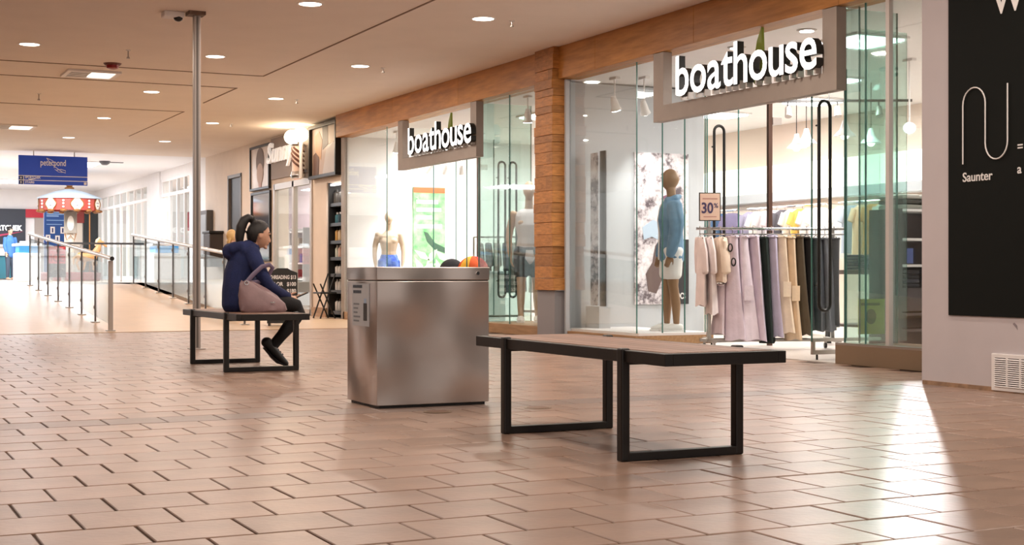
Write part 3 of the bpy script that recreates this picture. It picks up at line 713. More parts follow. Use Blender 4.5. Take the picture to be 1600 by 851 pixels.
for ft in (footR, footL):
    sh = MB(); loft(sh, ft, foot_r, .006, (0, 1, 0)); a = Vector(ft[0]); sh.ball(a + Vector((-.005, 0, .01)), .05, .042, .045)
    so = melt(sh, .007, 4).build('shoe', M_shoe, wom, True, local=True)
    p = [Vector(v) for v in ft]; dn = Vector((-.62, 0, -.78))
    MB().tube([p[0]+dn*.048, p[1]+dn*.044, p[2]+dn*.036, p[3]+Vector((.02, 0, -.024))], [(.034, .008), (.04, .008), (.046, .008), (.036, .008)], 12, side=(0, 1, 0)).build('sole', mat('sole', '#222124', .6), so, local=True)
    for k in range(3):
        c_ = p[1].lerp(p[2], .2+.3*k) - dn*.042
        MB().tube([c_ + Vector((0, -.022, -.006)), c_ + Vector((.004, 0, .003)), c_ + Vector((0, .022, -.006))], .0035, 6).build('lace', mat('lace', '#4a4a4c', .7), so, local=True)
# handbag on the bench, against her near side; strap over the forearm
bg = thing('handbag', (WX+.10, WY-.30, .487), 'slouchy taupe leather handbag on the bench beside the woman', 'handbag')
bx, by = WX + .10, WY - .285
m = MB(); rings = [(.487, .185, .075, .02), (.505, .20, .085, .02), (.56, .195, .08, .015), (.62, .165, .065, -.02), (.68, .12, .045, -.065), (.725, .075, .028, -.105), (.745, .04, .018, -.125)]
n = 28; vs_ = []; fs = []
for z, a, b, ox in rings:
    for j in range(n):
        th = 2*pi*j/n; fold = 1 + .04*sin(5*th + z*30) * (1 if .5 < z < .73 else .2)
        vs_.append((bx + ox + a*fold*(abs(cos(th))**.75)*(1 if cos(th) > 0 else -1), by + b*fold*sin(th), z + (.012*sin(3*th) if z > .6 else 0)))
for i in range(len(rings)-1):
    for j in range(n): fs.append((i*n+j, i*n+(j+1) % n, (i+1)*n+(j+1) % n, (i+1)*n+j))
fs.append(tuple(range(n))[::-1]); fs.append(tuple(range((len(rings)-1)*n, len(rings)*n))); m.add(vs_, fs)
m.build('bag_body', M_bag, bg, True)
MB().tube([(bx-.125, by-.01, .735), (bx-.07, by-.012, .80), (bx+.01, by-.01, .87), (bx+.075, by-.005, .885), (bx+.105, by+.01, .86), (bx+.085, by+.05, .80), (bx+.0, by+.05, .74), (bx-.10, by+.02, .735)], [(.006, .019)]*8, 8, side=(0, 1, 0)).build('strap', mat('strap', '#6d6078', .5), bg, True)
MB().tube([(bx-.128 + .016*cos(a), by-.03, .733 + .016*sin(a)) for a in [2*pi*k/12 for k in range(12)]], .004, 6, closed=True).build('ring', M_chrome, bg, True)
MB().bbox(bx+.06, bx+.10, by-.087, by-.082, .565, .575, .002).build('badge', M_chrome, bg)
ph = thing('phone', (WX+.51, WY-.03, .59), 'dark phone held in the hands of the seated woman', 'phone')
MB().obox((WX+.525, WY-.012, .618), (.066, 0, .028), (0, .034, 0), (-.0016, 0, .0038)).build('case', M_black, ph)
MB().obox((WX+.5232, WY-.012, .6222), (.060, 0, .0255), (0, .030, 0), (-.0002, 0, .0004)).build('screen', mat('phone_screen', '#232a33', .1, emit=.05), ph)

# -------- person standing further back, mostly hidden behind the woman
px_, py_ = 6.21, 23.75
per = thing('person', (px_, py_, 0), 'light haired person standing in the distance behind the seated woman', 'person')
b2 = MB(); fz = lambda L: L
loft(b2, [(0, 0, .80), (0, 0, .95), (0, 0, 1.12), (.0, 0, 1.22), (.0, 0, 1.28)], [(.145, .10), (.12, .09), (.14, .10), (.15, .08), (.07, .06)])
for sy in (-1, 1):
    loft(b2, [(0, sy*.15, 1.22), (.01, sy*.18, 1.0), (.06, sy*.16, .80)], [.045, .038, .028]); hand(b2, (.06, sy*.16, .80), (.1, 0, -1), (1, 0, 0), .85, .3, 1, sy)
    loft(b2, [(0, sy*.075, .82), (0, sy*.08, .45), (0, sy*.08, .08)], [.075, .055, .036]); loft(b2, [(-.03, sy*.08, .045), (.08, sy*.08, .04), (.15, sy*.08, .03)], [(.034, .03), (.036, .028), (.03, .02)])
loft(b2, [(0, 0, 1.25), (.01, 0, 1.36)], [.045, .042]); T2 = head_shape(b2, (.02, 0, 1.43), .88, True, 0)
melt(b2, .009, 4).build('body', M_skin, per, True, local=True)
h2 = MB(); q = MB(); q.ball((0, 0, 0), 1, 1, 1, 18, 12); h2.add([T2(x*.105-.028, y*.09, z*.12+.02) for x, y, z in q.v], q.f)
h2.tube([T2(-.07, 0, 0), T2(-.09, 0, -.1), T2(-.09, 0, -.2)], [(.07, .03), (.075, .03), (.05, .02)], 10, side=(0, 1, 0), round_caps=True)
melt(h2, .012, 3).build('hair', M_blond, per, True, local=True)
c2 = MB(); loft(c2, [(0, 0, .80), (0, 0, .95), (0, 0, 1.12), (.0, 0, 1.22), (.0, 0, 1.27)], [(.155, .11), (.13, .10), (.15, .11), (.16, .09), (.08, .07)])
for sy in (-1, 1): loft(c2, [(0, sy*.15, 1.22), (.01, sy*.18, 1.0), (.05, sy*.163, .84)], [.055, .048, .04])
melt(c2, .014, 3).build('jacket', mat('brown_jacket', '#6b5148', .8), per, True, local=True)
c3 = MB()
for sy in (-1, 1): loft(c3, [(0, sy*.07, .83), (0, sy*.08, .45), (0, sy*.08, .1)], [.09, .065, .05])
melt(c3, .014, 3).build('trousers', M_pants, per, True, local=True)

# -------- shop mannequins (local: x forward)
def mannequin(name_label, loc, rz, H=1.9, skin=M_manq, armL_=None, armR_=None, clothes=(), stance=.09):
    t = thing('mannequin', loc, name_label, 'mannequin', 'shop window mannequins', rz=rz); s = H / 1.9
    S = lambda L: [tuple(c*s for c in p) for p in L]; K = lambda L: [tuple(c*s for c in p) if isinstance(p, tuple) else p*s for p in L]
    tor = S([(0, 0, .92), (0, 0, 1.02), (.01, 0, 1.14), (.015, 0, 1.30), (.01, 0, 1.42), (0, 0, 1.52)]); tor_r = K([(.165, .105), (.155, .10), (.14, .095), (.175, .118), (.185, .10), (.07, .06)])
    aR = S(armR_ or [(0, -.20, 1.46), (-.02, -.255, 1.25), (.0, -.27, 1.12), (.04, -.26, .95), (.06, -.25, .88)])
    aL = S(armL_ or [(0, .20, 1.46), (-.02, .255, 1.25), (.0, .27, 1.12), (.04, .26, .95), (.06, .25, .88)]); ar = K([.062, .052, .044, .036, .027])
    legs = []
    for sy, fx in ((-1, .05), (1, -.04)): legs.append(S([(0, sy*.09, .95), (.015+fx*.3, sy*(stance+.01), .75), (.02+fx*.6, sy*(stance+.015), .52), (fx*.9, sy*(stance+.02), .32), (fx, sy*(stance+.025), .09)]))
    lr = K([.098, .086, .06, .055, .036])
    b = MB(); loft(b, tor, tor_r)
    loft(b, aR, ar); loft(b, aL, ar); d1 = Vector(aR[-1]) - Vector(aR[-2]); d2 = Vector(aL[-1]) - Vector(aL[-2])
    hand(b, aR[-1], d1, (0, 1, 0), s, .4, 1, -1); hand(b, aL[-1], d2, (0, -1, 0), s, .4, 1, 1)
    for k, L in enumerate(legs):
        loft(b, L, lr); f = Vector(L[-1]); loft(b, [f + Vector((-.03, 0, -.04))*s, f + Vector((.06, 0, -.05))*s, f + Vector((.15, 0, -.065))*s], K([(.034, .035), (.042, .03), (.036, .02)]))
    # pectoral and belly relief
    for sy in (-1, 1): b.ball((.085*s, sy*.075*s, 1.33*s), .045*s, .08*s, .06*s)
    for sy in (-1, 1):
        for zz in (1.22, 1.16, 1.10): b.ball((.083*s, sy*.03*s, zz*s), .022*s, .028*s, .026*s)
    loft(b, S([(0, 0, 1.48), (.01, 0, 1.60), (.015, 0, 1.66)]), K([.062, .055, .055]))
    head_shape(b, (.02*s, 0, 1.765*s), 1.08*s, False)
    melt(b, .0095, 5).build('body', skin, t, True, local=True)
    for nm, mt, kind in clothes:
        c = MB()
        if kind == 'shorts':
            loft(c, S([(0, 0, .90), (0, 0, 1.0), (0, 0, 1.05)]), K([(.185, .125), (.175, .12), (.165, .11)]))
            for L in legs: loft(c, [L[0], L[1], (Vector(L[1])*.55 + Vector(L[2])*.45)], K([.12, .115, .105]))
        elif kind == 'tee':
            loft(c, tor[:-1] + S([(0, 0, 1.49)]), [(a+.018*s, b_+.018*s) for a, b_ in tor_r[:-1]] + [(.11*s, .08*s)])
            for A in (aR, aL): loft(c, A[:2], [.08*s, .082*s])
        elif kind == 'tank':
            loft(c, [S([(0, 0, .86)])[0]] + tor[1:-1], [(.195*s, .13*s)] + [(a+.016*s, b_+.018*s) for a, b_ in tor_r[1:-1]])
        elif kind == 'jacket':
            loft(c, S([(0, 0, .86)]) + tor[1:], [(.20*s, .15*s)] + [(a+.025*s, b_+.04*s) for a, b_ in tor_r[1:]])
            for A in (aR, aL): loft(c, A, [.092*s, .088*s, .08*s, .066*s, .05*s])
            c.tube(S([(.07, -.07, 1.52), (-.03, -.09, 1.56), (-.09, 0, 1.57), (-.03, .09, 1.56), (.07, .07, 1.52)]), K([.03]*5), 10, round_caps=True)
        elif kind == 'placket':
            c.tube(S([(.155, 0, .84), (.152, 0, 1.0), (.15, 0, 1.15), (.165, 0, 1.3), (.14, 0, 1.44), (.09, 0, 1.53)]), K([(.035, .012)]*6), 10, side=(0, 1, 0), round_caps=True)
        melt(c, .012, 4).build(nm, mt, t, True, local=True)
    for L in legs:
        f = Vector(L[-1])
        if 'shoe' in [c[2] for c in clothes] or True:
            so = MB(); so.tube([f + Vector((-.055, 0, -.045))*s, f + Vector((0, 0, -.04))*s, f + Vector((.08, 0, -.045))*s, f + Vector((.165, 0, -.062))*s], K([(.042, .042), (.05, .046), (.056, .042), (.046, .026)]), 14, side=(0, 1, 0), round_caps=True)
            cl = so.build('clog', mat('white_clog', '#e8e6e2', .45), t, True, local=True)
            MB().bbox(f.x-.09*s, f.x+.20*s, f.y-.052*s, f.y+.052*s, f.z-.09*s, f.z-.072*s, .006).build('clog_sole', M_white, cl, local=True)
    return t
M_swim = mat('swim_print', '#2b4fd0', .7, vscale=14, col2='#7fa3ee')
mannequin('bare chested mannequin in blue patterned swim shorts in the far window', (8.80, 23.1, .13), R(-110), 1.76, M_manq, clothes=(('swim_shorts', M_swim, 'shorts'),))
mannequin('pale mannequin in a white tank top and black shorts by the pillar', (8.78, 17.62, .13), R(-115), 1.96, mat('mannequin_beige', '#c2a283', .45), clothes=(('tank_top', mat('white_jersey', '#d9d8da', .8), 'tank'), ('shorts', mat('black_shorts', '#20252b', .8), 'shorts')))
mannequin('tan mannequin in a blue jacket and white shorts in the near window', (9.0, 14.28, .13), R(156), 1.92, M_manqd,
          armR_=[(0, -.19, 1.46), (-.02, -.24, 1.25), (.03, -.25, 1.10), (.10, -.23, .95), (.12, -.22, .88)], clothes=(('jacket', mat('blue_denim', '#6d8fac', .8, vary=.12, vscale=10, bump=.2, bscale=30), 'jacket'), ('shirt_front', M_white, 'placket'), ('shorts', M_white, 'shorts')), stance=.05)
# ------------------------------------------------------------------ glass railings of the ramp
def ramp_z(y): return max(0, min(.58, .58*(y-20.3)/8.9))
def railing(x, y0, y1, n, label, newel):
    t = thing('glass_railing', (x, (y0+y1)/2, ramp_z((y0+y1)/2)), label, 'railing', 'glass railings of the ramp')
    ys = [y0 + (y1-y0)*i/n for i in range(n+1)]
    for i, y in enumerate(ys):
        z = ramp_z(y)
        if newel and i == 0:
            p = MB().bbox(x-.03, x+.03, y-.045, y+.015, z+.012, z+.98, .004).build('newel_post', M_steelgrey, t)
        else:
            p = MB().bbox(x-.011, x+.011, y-.022, y+.022, z+.012, z+.98, .003).build('post', mat('rail_post', '#5c5753', .35, .8), t)
        MB().bbox(x-.06, x+.06, y-.06, y+.06, z-.012, z+.014, .003).build('base_plate', M_steel, p)
        for zz in (.2, .84):
            if i < n: MB().bbox(x-.018, x+.018, y+.022, y+.06, z+zz, z+zz+.05, .004).build('glass_clamp', M_steelgrey, p)
    for i in range(n):
        a, b = ys[i]+.04, ys[i+1]-.04; za, zb = ramp_z(a), ramp_z(b)
        MB().add([(x-.005, a, za+.09), (x+.005, a, za+.09), (x+.005, b, zb+.09), (x-.005, b, zb+.09), (x-.005, a, za+.92), (x+.005, a, za+.92), (x+.005, b, zb+.92), (x-.005, b, zb+.92)],
                 [(0,3,2,1),(4,5,6,7),(0,1,5,4),(1,2,6,5),(2,3,7,6),(3,0,4,7)]).build('glass_pane', M_glassr, t)
    MB().tube([(x, y0-.12, ramp_z(y0)+1.01), (x, y1+.1, ramp_z(y1)+1.01)], .03, 14).build('handrail', M_steel, t, True)
    MB().cyl((x, y0-.135, ramp_z(y0)+1.01), (x, y0-.12, ramp_z(y0)+1.01), .031, 14).build('end_cap', M_black, t, True)
railing(3.6, 20.35, 29.0, 7, 'left glass railing of the ramp, ending in a steel newel', True)
railing(5.66, 20.9, 29.4, 7, 'right glass railing of the ramp, behind the steel post', False)
t = thing('glass_fence', (6.6, 38, .58), 'level glass railing with a dark top rail before the carousel', 'railing')
for i in range(5):
    xx = 5.5 + .5*i; MB().bbox(xx-.015, xx+.015, 37.98, 38.02, .58, 1.55, .003).build('post', M_steelgrey, t)
    if i < 4: MB().box(xx+.02, xx+.48, 37.995, 38.005, .66, 1.48).build('glass_pane', M_glassr, t)
MB().box(5.45, 7.6, 37.97, 38.03, 1.55, 1.6).build('top_rail', mat('dark_rail', '#33302f', .4), t)

# ------------------------------------------------------------------ hanging directory sign
M_blue = mat('sign_blue', '#1440a8', .45, emit=.22); M_blued = mat('sign_blue_dark', '#0c2566', .45)
t = thing('hanging_sign', (4.73, 34.0, 3.5), 'blue hanging direction sign with white script and arrows above the carousel', 'sign')
MB().bbox(3.97, 5.49, 33.97, 34.03, 2.83, 3.49, .004).build('board', M_blue, t)
for zz in (3.025, 2.925): MB().box(3.97, 5.49, 33.964, 33.97, zz-.008, zz+.008).build('divider', M_whiteprint, t)
MB().box(4.07, 4.085, 33.964, 33.97, 2.83, 3.025).build('divider', M_whiteprint, t)
MB().box(3.975, 4.07, 33.966, 33.97, 2.835, 3.02).build('arrow_field', M_blued, t)
MB().text('peterpond', .2, (4.44, 33.966, 3.27), depth=.004, bold=.003, width=.56, **FY).build('lettering', M_whiteprint, t)
MB().tube([(4.58, 33.966, 3.44), (4.66, 33.966, 3.33), (4.80, 33.966, 3.22), (4.93, 33.966, 3.13), (5.0, 33.966, 3.11), (5.0, 33.966, 3.16), (4.9, 33.966, 3.19), (4.8, 33.966, 3.17)], .008, 6).build('emblem', M_whiteprint, t)
MB().tube([(4.58, 33.966, 3.44), (4.72, 33.966, 3.38), (4.76, 33.966, 3.30)], .006, 6).build('emblem', M_whiteprint, t)
MB().tube([(4.76, 33.966, 3.19), (4.84, 33.966, 3.13), (4.93, 33.966, 3.12)], .006, 6).build('emblem', M_whiteprint, t)
MB().text('SPORTCHEK', .075, (4.11, 33.966, 2.965), depth=.003, bold=.002, width=.34, **FY).build('lettering', M_whiteprint, t)
MB().prism([(0, 0), (.27, .035), (.05, -.02)], (4.17, 33.966, 2.948), FY['rt'], FY['up'], .004).build('swoosh', M_whiteprint, t)
MB().text('STAIRS', .065, (4.11, 33.966, 2.855), depth=.003, bold=.002, width=.2, **FY).build('lettering', M_whiteprint, t)
for zz in (2.975, 2.875):
    MB().prism([(-.022, -.005), (0, .028), (.022, -.005), (.007, -.005), (.007, -.028), (-.007, -.028), (-.007, -.005)], (4.022, 33.963, zz), FY['rt'], FY['up'], .004).build('arrow', M_whiteprint, t)
MB().box(5.41, 5.47, 33.964, 33.97, 2.845, 2.905).build('pictogram', M_whiteprint, t)
for xx in (4.3, 5.2): MB().cyl((xx, 34, 3.49), (xx, 34, 3.6), .012, 8).build('hanger', M_steelgrey, t)

# ------------------------------------------------------------------ carousel ride
cx, cy, cz = 6.02, 40.2, .58
t = thing('carousel', (cx, cy, cz), 'small children carousel with a grey blue canopy and red painted rounding boards', 'carousel')
MB().lathe([(.78, 0), (.82, .05), (.82, .22), (.76, .25)], (cx, cy, cz), 28).build('platform', mat('carousel_base', '#8c3b36', .5), t)
MB().lathe([(.14, .25), (.14, 2.1)], (cx, cy, cz), 14).build('centre_column', mat('carousel_cream', '#cdbfae', .5), t)
n = 14
for k in range(n):
    a = 2*pi*k/n + .1; a1 = a + 2*pi/n; r0, r1 = .80, .76
    p = [Vector((cx + r*cos(b), cy + r*sin(b), 0)) for r, b in ((r0, a), (r0, a1), (r1, a), (r1, a1))]
    zb, zt = cz+1.92, cz+2.25
    m = MB().add([p[0]+Vector((0,0,zb)), p[1]+Vector((0,0,zb)), p[1]+Vector((0,0,zt)), p[0]+Vector((0,0,zt)), p[2]+Vector((0,0,zb)), p[3]+Vector((0,0,zb)), p[3]+Vector((0,0,zt)), p[2]+Vector((0,0,zt))],
                 [(0,1,2,3),(5,4,7,6),(0,4,5,1),(3,2,6,7),(1,5,6,2),(4,0,3,7)])
    o = m.build('rounding_board', mat('carousel_red', '#a33a2c', .5), t)
    mid = (p[0]+p[1])/2; rt = (p[1]-p[0]).normalized(); out = Vector((cos((a+a1)/2), sin((a+a1)/2), 0))
    if k % 2 == 0:
        poly = [(.145*cos(q)*(1+.12*cos(4*q)), .155*sin(q)*(1+.1*cos(6*q))) for q in [2*pi*j/18 for j in range(18)]]
        MB().prism(poly, mid + out*.018 + Vector((0, 0, cz+2.085)), rt, (0, 0, 1), .016).build('cartouche', mat('carousel_white', '#e9e2d6', .5), o)
        ring = [mid + out*.02 + rt*(1.12*x) + Vector((0, 0, cz+2.085 + y*1.1)) for x, y in poly]
        MB().tube(ring, .014, 6, closed=True).build('gilt_frame', mat('gilt', '#8a5a2b', .45, .3), o)
        for sx in (-.04, .04): MB().ball(mid + out*.02 + rt*sx + Vector((0, 0, cz+2.12)), .016, .016, .02).build('painted_dot', mat('painted_grey', '#6d6a70', .5), o)
        MB().ball(mid + out*.02 + Vector((0, 0, cz+2.04)), .035, .02, .014).build('painted_dot', MATS['painted_grey'], o)
    else:
        for zz in (2.0, 2.09, 2.17): MB().ball(mid + out*.01 + Vector((0, 0, cz+zz)), .03, .03, .03).build('rosette', MATS['carousel_white'], o)
    MB().ball(mid + Vector((0, 0, cz+1.91)), .09, .09, .045).build('scallop', MATS['gilt'], o)
MB().lathe([(.84, 2.24), (.85, 2.27), (.80, 2.29), (.62, 2.36), (.40, 2.44), (.16, 2.50), (.10, 2.52)], (cx, cy, cz), 28).build('canopy', mat('canopy_blue', '#b3c4d2', .6), t, True)
MB().lathe([(.12, 2.5), (.13, 2.55), (.07, 2.58), (.10, 2.63), (.11, 2.68), (.05, 2.72), (.06, 2.77), (.01, 2.82)], (cx, cy, cz), 16).build('finial', MATS['gilt'], t, True)
MB().bbox(cx-.17, cx+.17, cy-.2, cy-.15, cz+1.3, cz+1.9, .02).build('mirror_panel', mat('carousel_grey', '#8d8478', .4), t)
MB().lathe([(.1, -.01), (.1, .01)], (0, 0, 0), 20)
MB().prism([(.09*cos(q), .2*sin(q)) for q in [2*pi*j/18 for j in range(18)]], (cx, cy-.205, cz+1.58), (1, 0, 0), (0, 0, 1), .01).build('mirror_oval', MATS['carousel_white'], t)
MB().tube([(cx-.15, cy-.19, cz+1.3), (cx-.1, cy-.19, cz+1.12), (cx, cy-.19, cz+1.25), (cx+.1, cy-.19, cz+1.12), (cx+.15, cy-.19, cz+1.3)], .015, 6).build('garland', MATS['gilt'], t)
hx, hy, hz = 6.46, 39.62, cz + .25
hs = MB()
loft(hs, [(hx-.28, hy, hz+.42), (hx-.1, hy, hz+.40), (hx+.12, hy, hz+.44)], [(.10, .12), (.11, .12), (.10, .13)])
loft(hs, [(hx+.12, hy, hz+.48), (hx+.24, hy, hz+.66), (hx+.27, hy, hz+.80)], [(.07, .11), (.055, .085), (.05, .07)])
loft(hs, [(hx+.24, hy, hz+.84), (hx+.36, hy, hz+.78), (hx+.44, hy, hz+.70)], [(.05, .06), (.042, .05), (.035, .036)])
for dx, kx in ((-.26, -.08), (-.18, .06), (.06, .12), (.14, -.06)): loft(hs, [(hx+dx, hy, hz+.40), (hx+dx+kx, hy, hz+.24), (hx+dx+kx*.2, hy, hz+.06)], [.055, .035, .03])
for sy in (-.02, .02): loft(hs, [(hx+.25, hy+sy, hz+.88), (hx+.25, hy+sy, hz+.95)], [.016, .008])
loft(hs, [(hx-.32, hy, hz+.46), (hx-.42, hy, hz+.36), (hx-.42, hy, hz+.2)], [.03, .04, .02])
ho = melt(hs, .014, 3).build('carousel_horse', mat('horse_tan', '#b98350', .5), t, True)
MB().tube([(hx+.16, hy, hz+.72), (hx+.2, hy, hz+.86), (hx+.26, hy, hz+.92)], [.03, .045, .03], 8, round_caps=True).build('mane', mat('mane', '#d9b48a', .6), ho, True)
MB().cyl((hx, hy, hz), (hx, hy, cz+1.95), .018, 8).build('horse_pole', MATS['gilt'], ho, True)

# ------------------------------------------------------------------ shop front and posters at the far end
M_dark = mat('fascia_dark', '#232632', .5); M_red = mat('far_red', '#b3122a', .5)
t = thing('sports_shop', (2.5, 49.9, .58), 'dark sports shop front with white capital letters at the far end', 'shop front')
MB().box(-2, 6.05, 49.86, 50.0, 1.75, 2.94).build('fascia', M_dark, t)
MB().text('SPORTCHEK', .24, (4.78, 49.845, 2.22), depth=.03, bold=.008, width=1.16, **FY).build('lettering', mat('far_letters', '#ffffff', .4, emit=.6), t)
MB().prism([(0, 0), (1.2, .16), (.2, -.06)], (4.8, 49.85, 2.03), FY['rt'], FY['up'], .02).build('swoosh', mat('swoosh_red', '#b8325a', .5), t)
MB().box(-2, 6.0, 49.84, 50.0, 1.68, 1.75).build('trim_band', M_whiteprint, t)
MB().box(-2, 6.0, 49.84, 50.0, 1.38, 1.43).build('trim_band', M_whiteprint, t)
for k in range(5): MB().box(1.6+.9*k, 2.45+.9*k, 49.94, 49.96, .62, 1.38).build('glass_pane', mat('teal_pane', '#4f8a98', .12), t)
for k in range(6): MB().box(1.55+.9*k, 1.6+.9*k, 49.9, 50, .58, 1.38).build('mullion', M_dark, t)
MB().box(6.05, 6.62, 49.86, 50, 2.66, 2.94).build('red_panel', M_red, t)
MB().box(6.35, 6.62, 49.9, 50, .58, 2.66).build('side_panel', mat('taupe_panel', '#a1958d', .6), t)
t = thing('far_shop_entrance', (7.8, 49.9, .58), 'narrow dark doorway under a red band behind the carousel', 'shop front')
MB().box(7.35, 8.0, 49.86, 50, 2.5, 2.94).build('red_band', mat('brick_red', '#8c3630', .6), t)
MB().box(7.95, 8.4, 49.82, 50, .58, 2.94).build('dark_jamb', mat('dark_jamb', '#1c2224', .5), t)
MB().box(7.4, 7.9, 49.9, 50, .58, 2.5).build('door_leaf', mat('door_cream', '#d8ccbd', .6), t)
MB().cyl((7.83, 49.86, 1.5), (7.83, 49.86, 1.75), .015, 8).build('door_pull', M_steelgrey, t)
# blue notice pillar
t = thing('poster_stand', (6.75, 44, .58), 'tall blue notice poster with white pictograms left of the carousel column', 'poster')
X0, X1, YP = 5.87, 6.62, 44.0
MB().bbox(X0, X1, YP, YP+.1, .6, 2.72, .006).build('board', mat('notice_blue', '#1f4b8f', .45), t)
for z_, w_, h_ in ((2.6, .55, .03), (2.54, .5, .03), (2.48, .35, .035), (2.36, .5, .022), (2.24, .45, .02)): MB().box(X0+.06, X0+.06+w_, YP-.004, YP, z_, z_+h_).build('print_line', mat('pale_print', '#8fb3dd', .6), t)
for i, (a, z_) in enumerate(((.17, 1.98), (.46, 1.98), (.04, 1.74), (.31, 1.72), (.58, 1.72))):
    p = MB().box(X0+a, X0+a+.13, YP-.005, YP, z_, z_+.2).build('pictogram_card', M_whiteprint, t)
    MB().bbox(X0+a+.045, X0+a+.085, YP-.008, YP-.005, z_+.03, z_+.16, .01).build('pictogram', M_blued, p)
MB().box(X0-.05, X1+.05, YP-.1, YP+.2, .58, .61).build('foot', M_steelgrey, t)
# red poster on a stand
t = thing('poster_stand', (5.16, 36.5, .58), 'red and dark brown sale poster standing behind the left railing', 'poster')
X0 = 4.95; YP = 36.5
MB().bbox(X0, X0+.43, YP, YP+.05, .70, 1.48, .005).build('board', mat('poster_brown', '#4b3a36', .5), t)
MB().box(X0+.01, X0+.42, YP-.005, YP, 1.04, 1.46).build('red_field', mat('poster_red', '#e8505c', .5), t)
for z_ in (1.41, 1.35): MB().box(X0+.05, X0+.37, YP-.008, YP-.004, z_, z_+.03).build('print_line', mat('poster_pink', '#f3a1a4', .5), t)
MB().text('ICE', .26, (X0+.05, YP-.006, 1.09), depth=.004, bold=.006, width=.33, **FY).build('lettering', mat('poster_deep', '#a02331', .5), t)
for k in range(4): MB().ball((X0+.08+.09*k, YP-.003, .85+.05*(k % 2)), .028, .004, .028).build('print_spot', mat('poster_tan', '#8d7566', .5), t)
for xx in (X0+.08, X0+.36): MB().box(xx-.02, xx+.02, YP-.12, YP+.17, .58, .70).build('foot', M_steelgrey, t)
# blocks added to give the white and blue glare on the railing glass
def counter(x0, x1, y0, y1, label):
    t = thing('glare_block', ((x0+x1)/2, y0, .58), label, 'counter', 'white hall glare blocks')
    MB().bbox(x0, x1, y0, y1, .58, 1.32, .02).build('body', M_white, t); MB().bbox(x0+.05, x1-.05, y0+.05, y1-.05, 1.32, 1.5, .02).build('blue_band', mat('glare_blue', '#4aa3df', .5, emit=.3), t)
    MB().bbox(x0-.03, x1+.03, y0-.03, y1+.03, 1.50, 1.56, .01).build('top', M_white, t)
    MB().bbox(x0+.1, x0+.3, y0+.1, y0+.3, 1.56, 1.62, .01).build('small_box', M_greyw, t)
counter(4.4, 4.98, 38.0, 38.8, 'white and blue block added for the glare on the left railing glass')
counter(7.55, 8.25, 36.6, 37.4, 'white and blue block added for the glare on the right railing glass')
# distant shopper by the dark shop front
t = thing('person', (5.35, 48.0, .58), 'distant person in a blue jacket by the dark sports shop', 'person')
b = MB()
loft(b, [(0, 0, .8), (0, 0, 1.0), (0, 0, 1.25), (0, 0, 1.4)], [(.15, .1), (.15, .1), (.18, .11), (.08, .06)]); loft(b, [(0, 0, 1.38), (0, 0, 1.5)], [.05, .05]); head_shape(b, (.01, 0, 1.58), .95, True)
for sy in (-1, 1):
    loft(b, [(0, sy*.18, 1.34), (.02, sy*.22, 1.08), (.08, sy*.2, .86)], [.05, .042, .03]); hand(b, (.08, sy*.2, .86), (.1, 0, -1), (1, 0, 0), .9, .3, 1, sy)
    loft(b, [(0, sy*.08, .84), (.02, sy*.09, .45), (0, sy*.09, .08)], [.085, .06, .04]); loft(b, [(-.04, sy*.09, .045), (.1, sy*.09, .04), (.17, sy*.09, .03)], [(.036, .03), (.036, .028), (.03, .02)])
melt(b, .012, 4).build('body', M_skin, t, True, local=True)
b = MB(); loft(b, [(0, 0, .78), (0, 0, 1.0), (0, 0, 1.25), (0, 0, 1.4)], [(.17, .12), (.165, .12), (.195, .125), (.09, .07)])
for sy in (-1, 1): loft(b, [(0, sy*.18, 1.34), (.02, sy*.22, 1.08), (.07, sy*.2, .9)], [.062, .054, .042])
melt(b, .014, 4).build('jacket', mat('blue_jacket', '#3f6fb0', .8), t, True, local=True)
b = MB()
for sy in (-1, 1): loft(b, [(0, sy*.08, .84), (.02, sy*.09, .45), (0, sy*.09, .1)], [.098, .072, .052])
melt(b, .014, 4).build('trousers', mat('slate_trousers', '#3c4654', .8), t, True, local=True)
b = MB(); b.ball((-.01, 0, 1.62), .105, .085, .105); b.build('hair', M_hair, t, True, local=True)
t.rotation_euler[2] = R(-60)

# glazed shop wall along the right of the far hall
t = thing('window_5', (8.4, 42, .58), 'white framed glass wall of the shops along the far hall', kind='structure')
ml = [35.9, 36.75, 37.6, 38.5, 39.45]; ml2 = [41.2, 42.3, 43.4, 44.5, 45.6, 46.7, 47.8, 48.9, 50.0]
for ys in (ml, ml2):
    for y in ys: MB().bbox(8.36, 8.44, y-.035, y+.035, .58, 3.35, .004).build('mullion', M_white, t)
    for a, b in zip(ys, ys[1:]):
        MB().box(8.395, 8.405, a+.035, b-.035, .7, 2.86).build('pane', M_glassf, t); MB().box(8.395, 8.405, a+.035, b-.035, 2.98, 3.3).build('pane', M_glassf, t)
    for z0, z1 in ((.58, .7), (2.88, 2.96), (3.29, 3.36)): MB().box(8.35, 8.45, ys[0], ys[-1], z0, z1).build('transom', M_white, t)
tag(MB().box(8.3, 8.6, 39.5, 41.15, .58, 3.6).build('wall_pier', M_white), 'white pier in the far glass wall', kind='structure')
tag(MB().box(8.34, 8.6, 35.9, 50, 3.36, 3.6).build('wall_bulkhead', M_white), kind='structure')
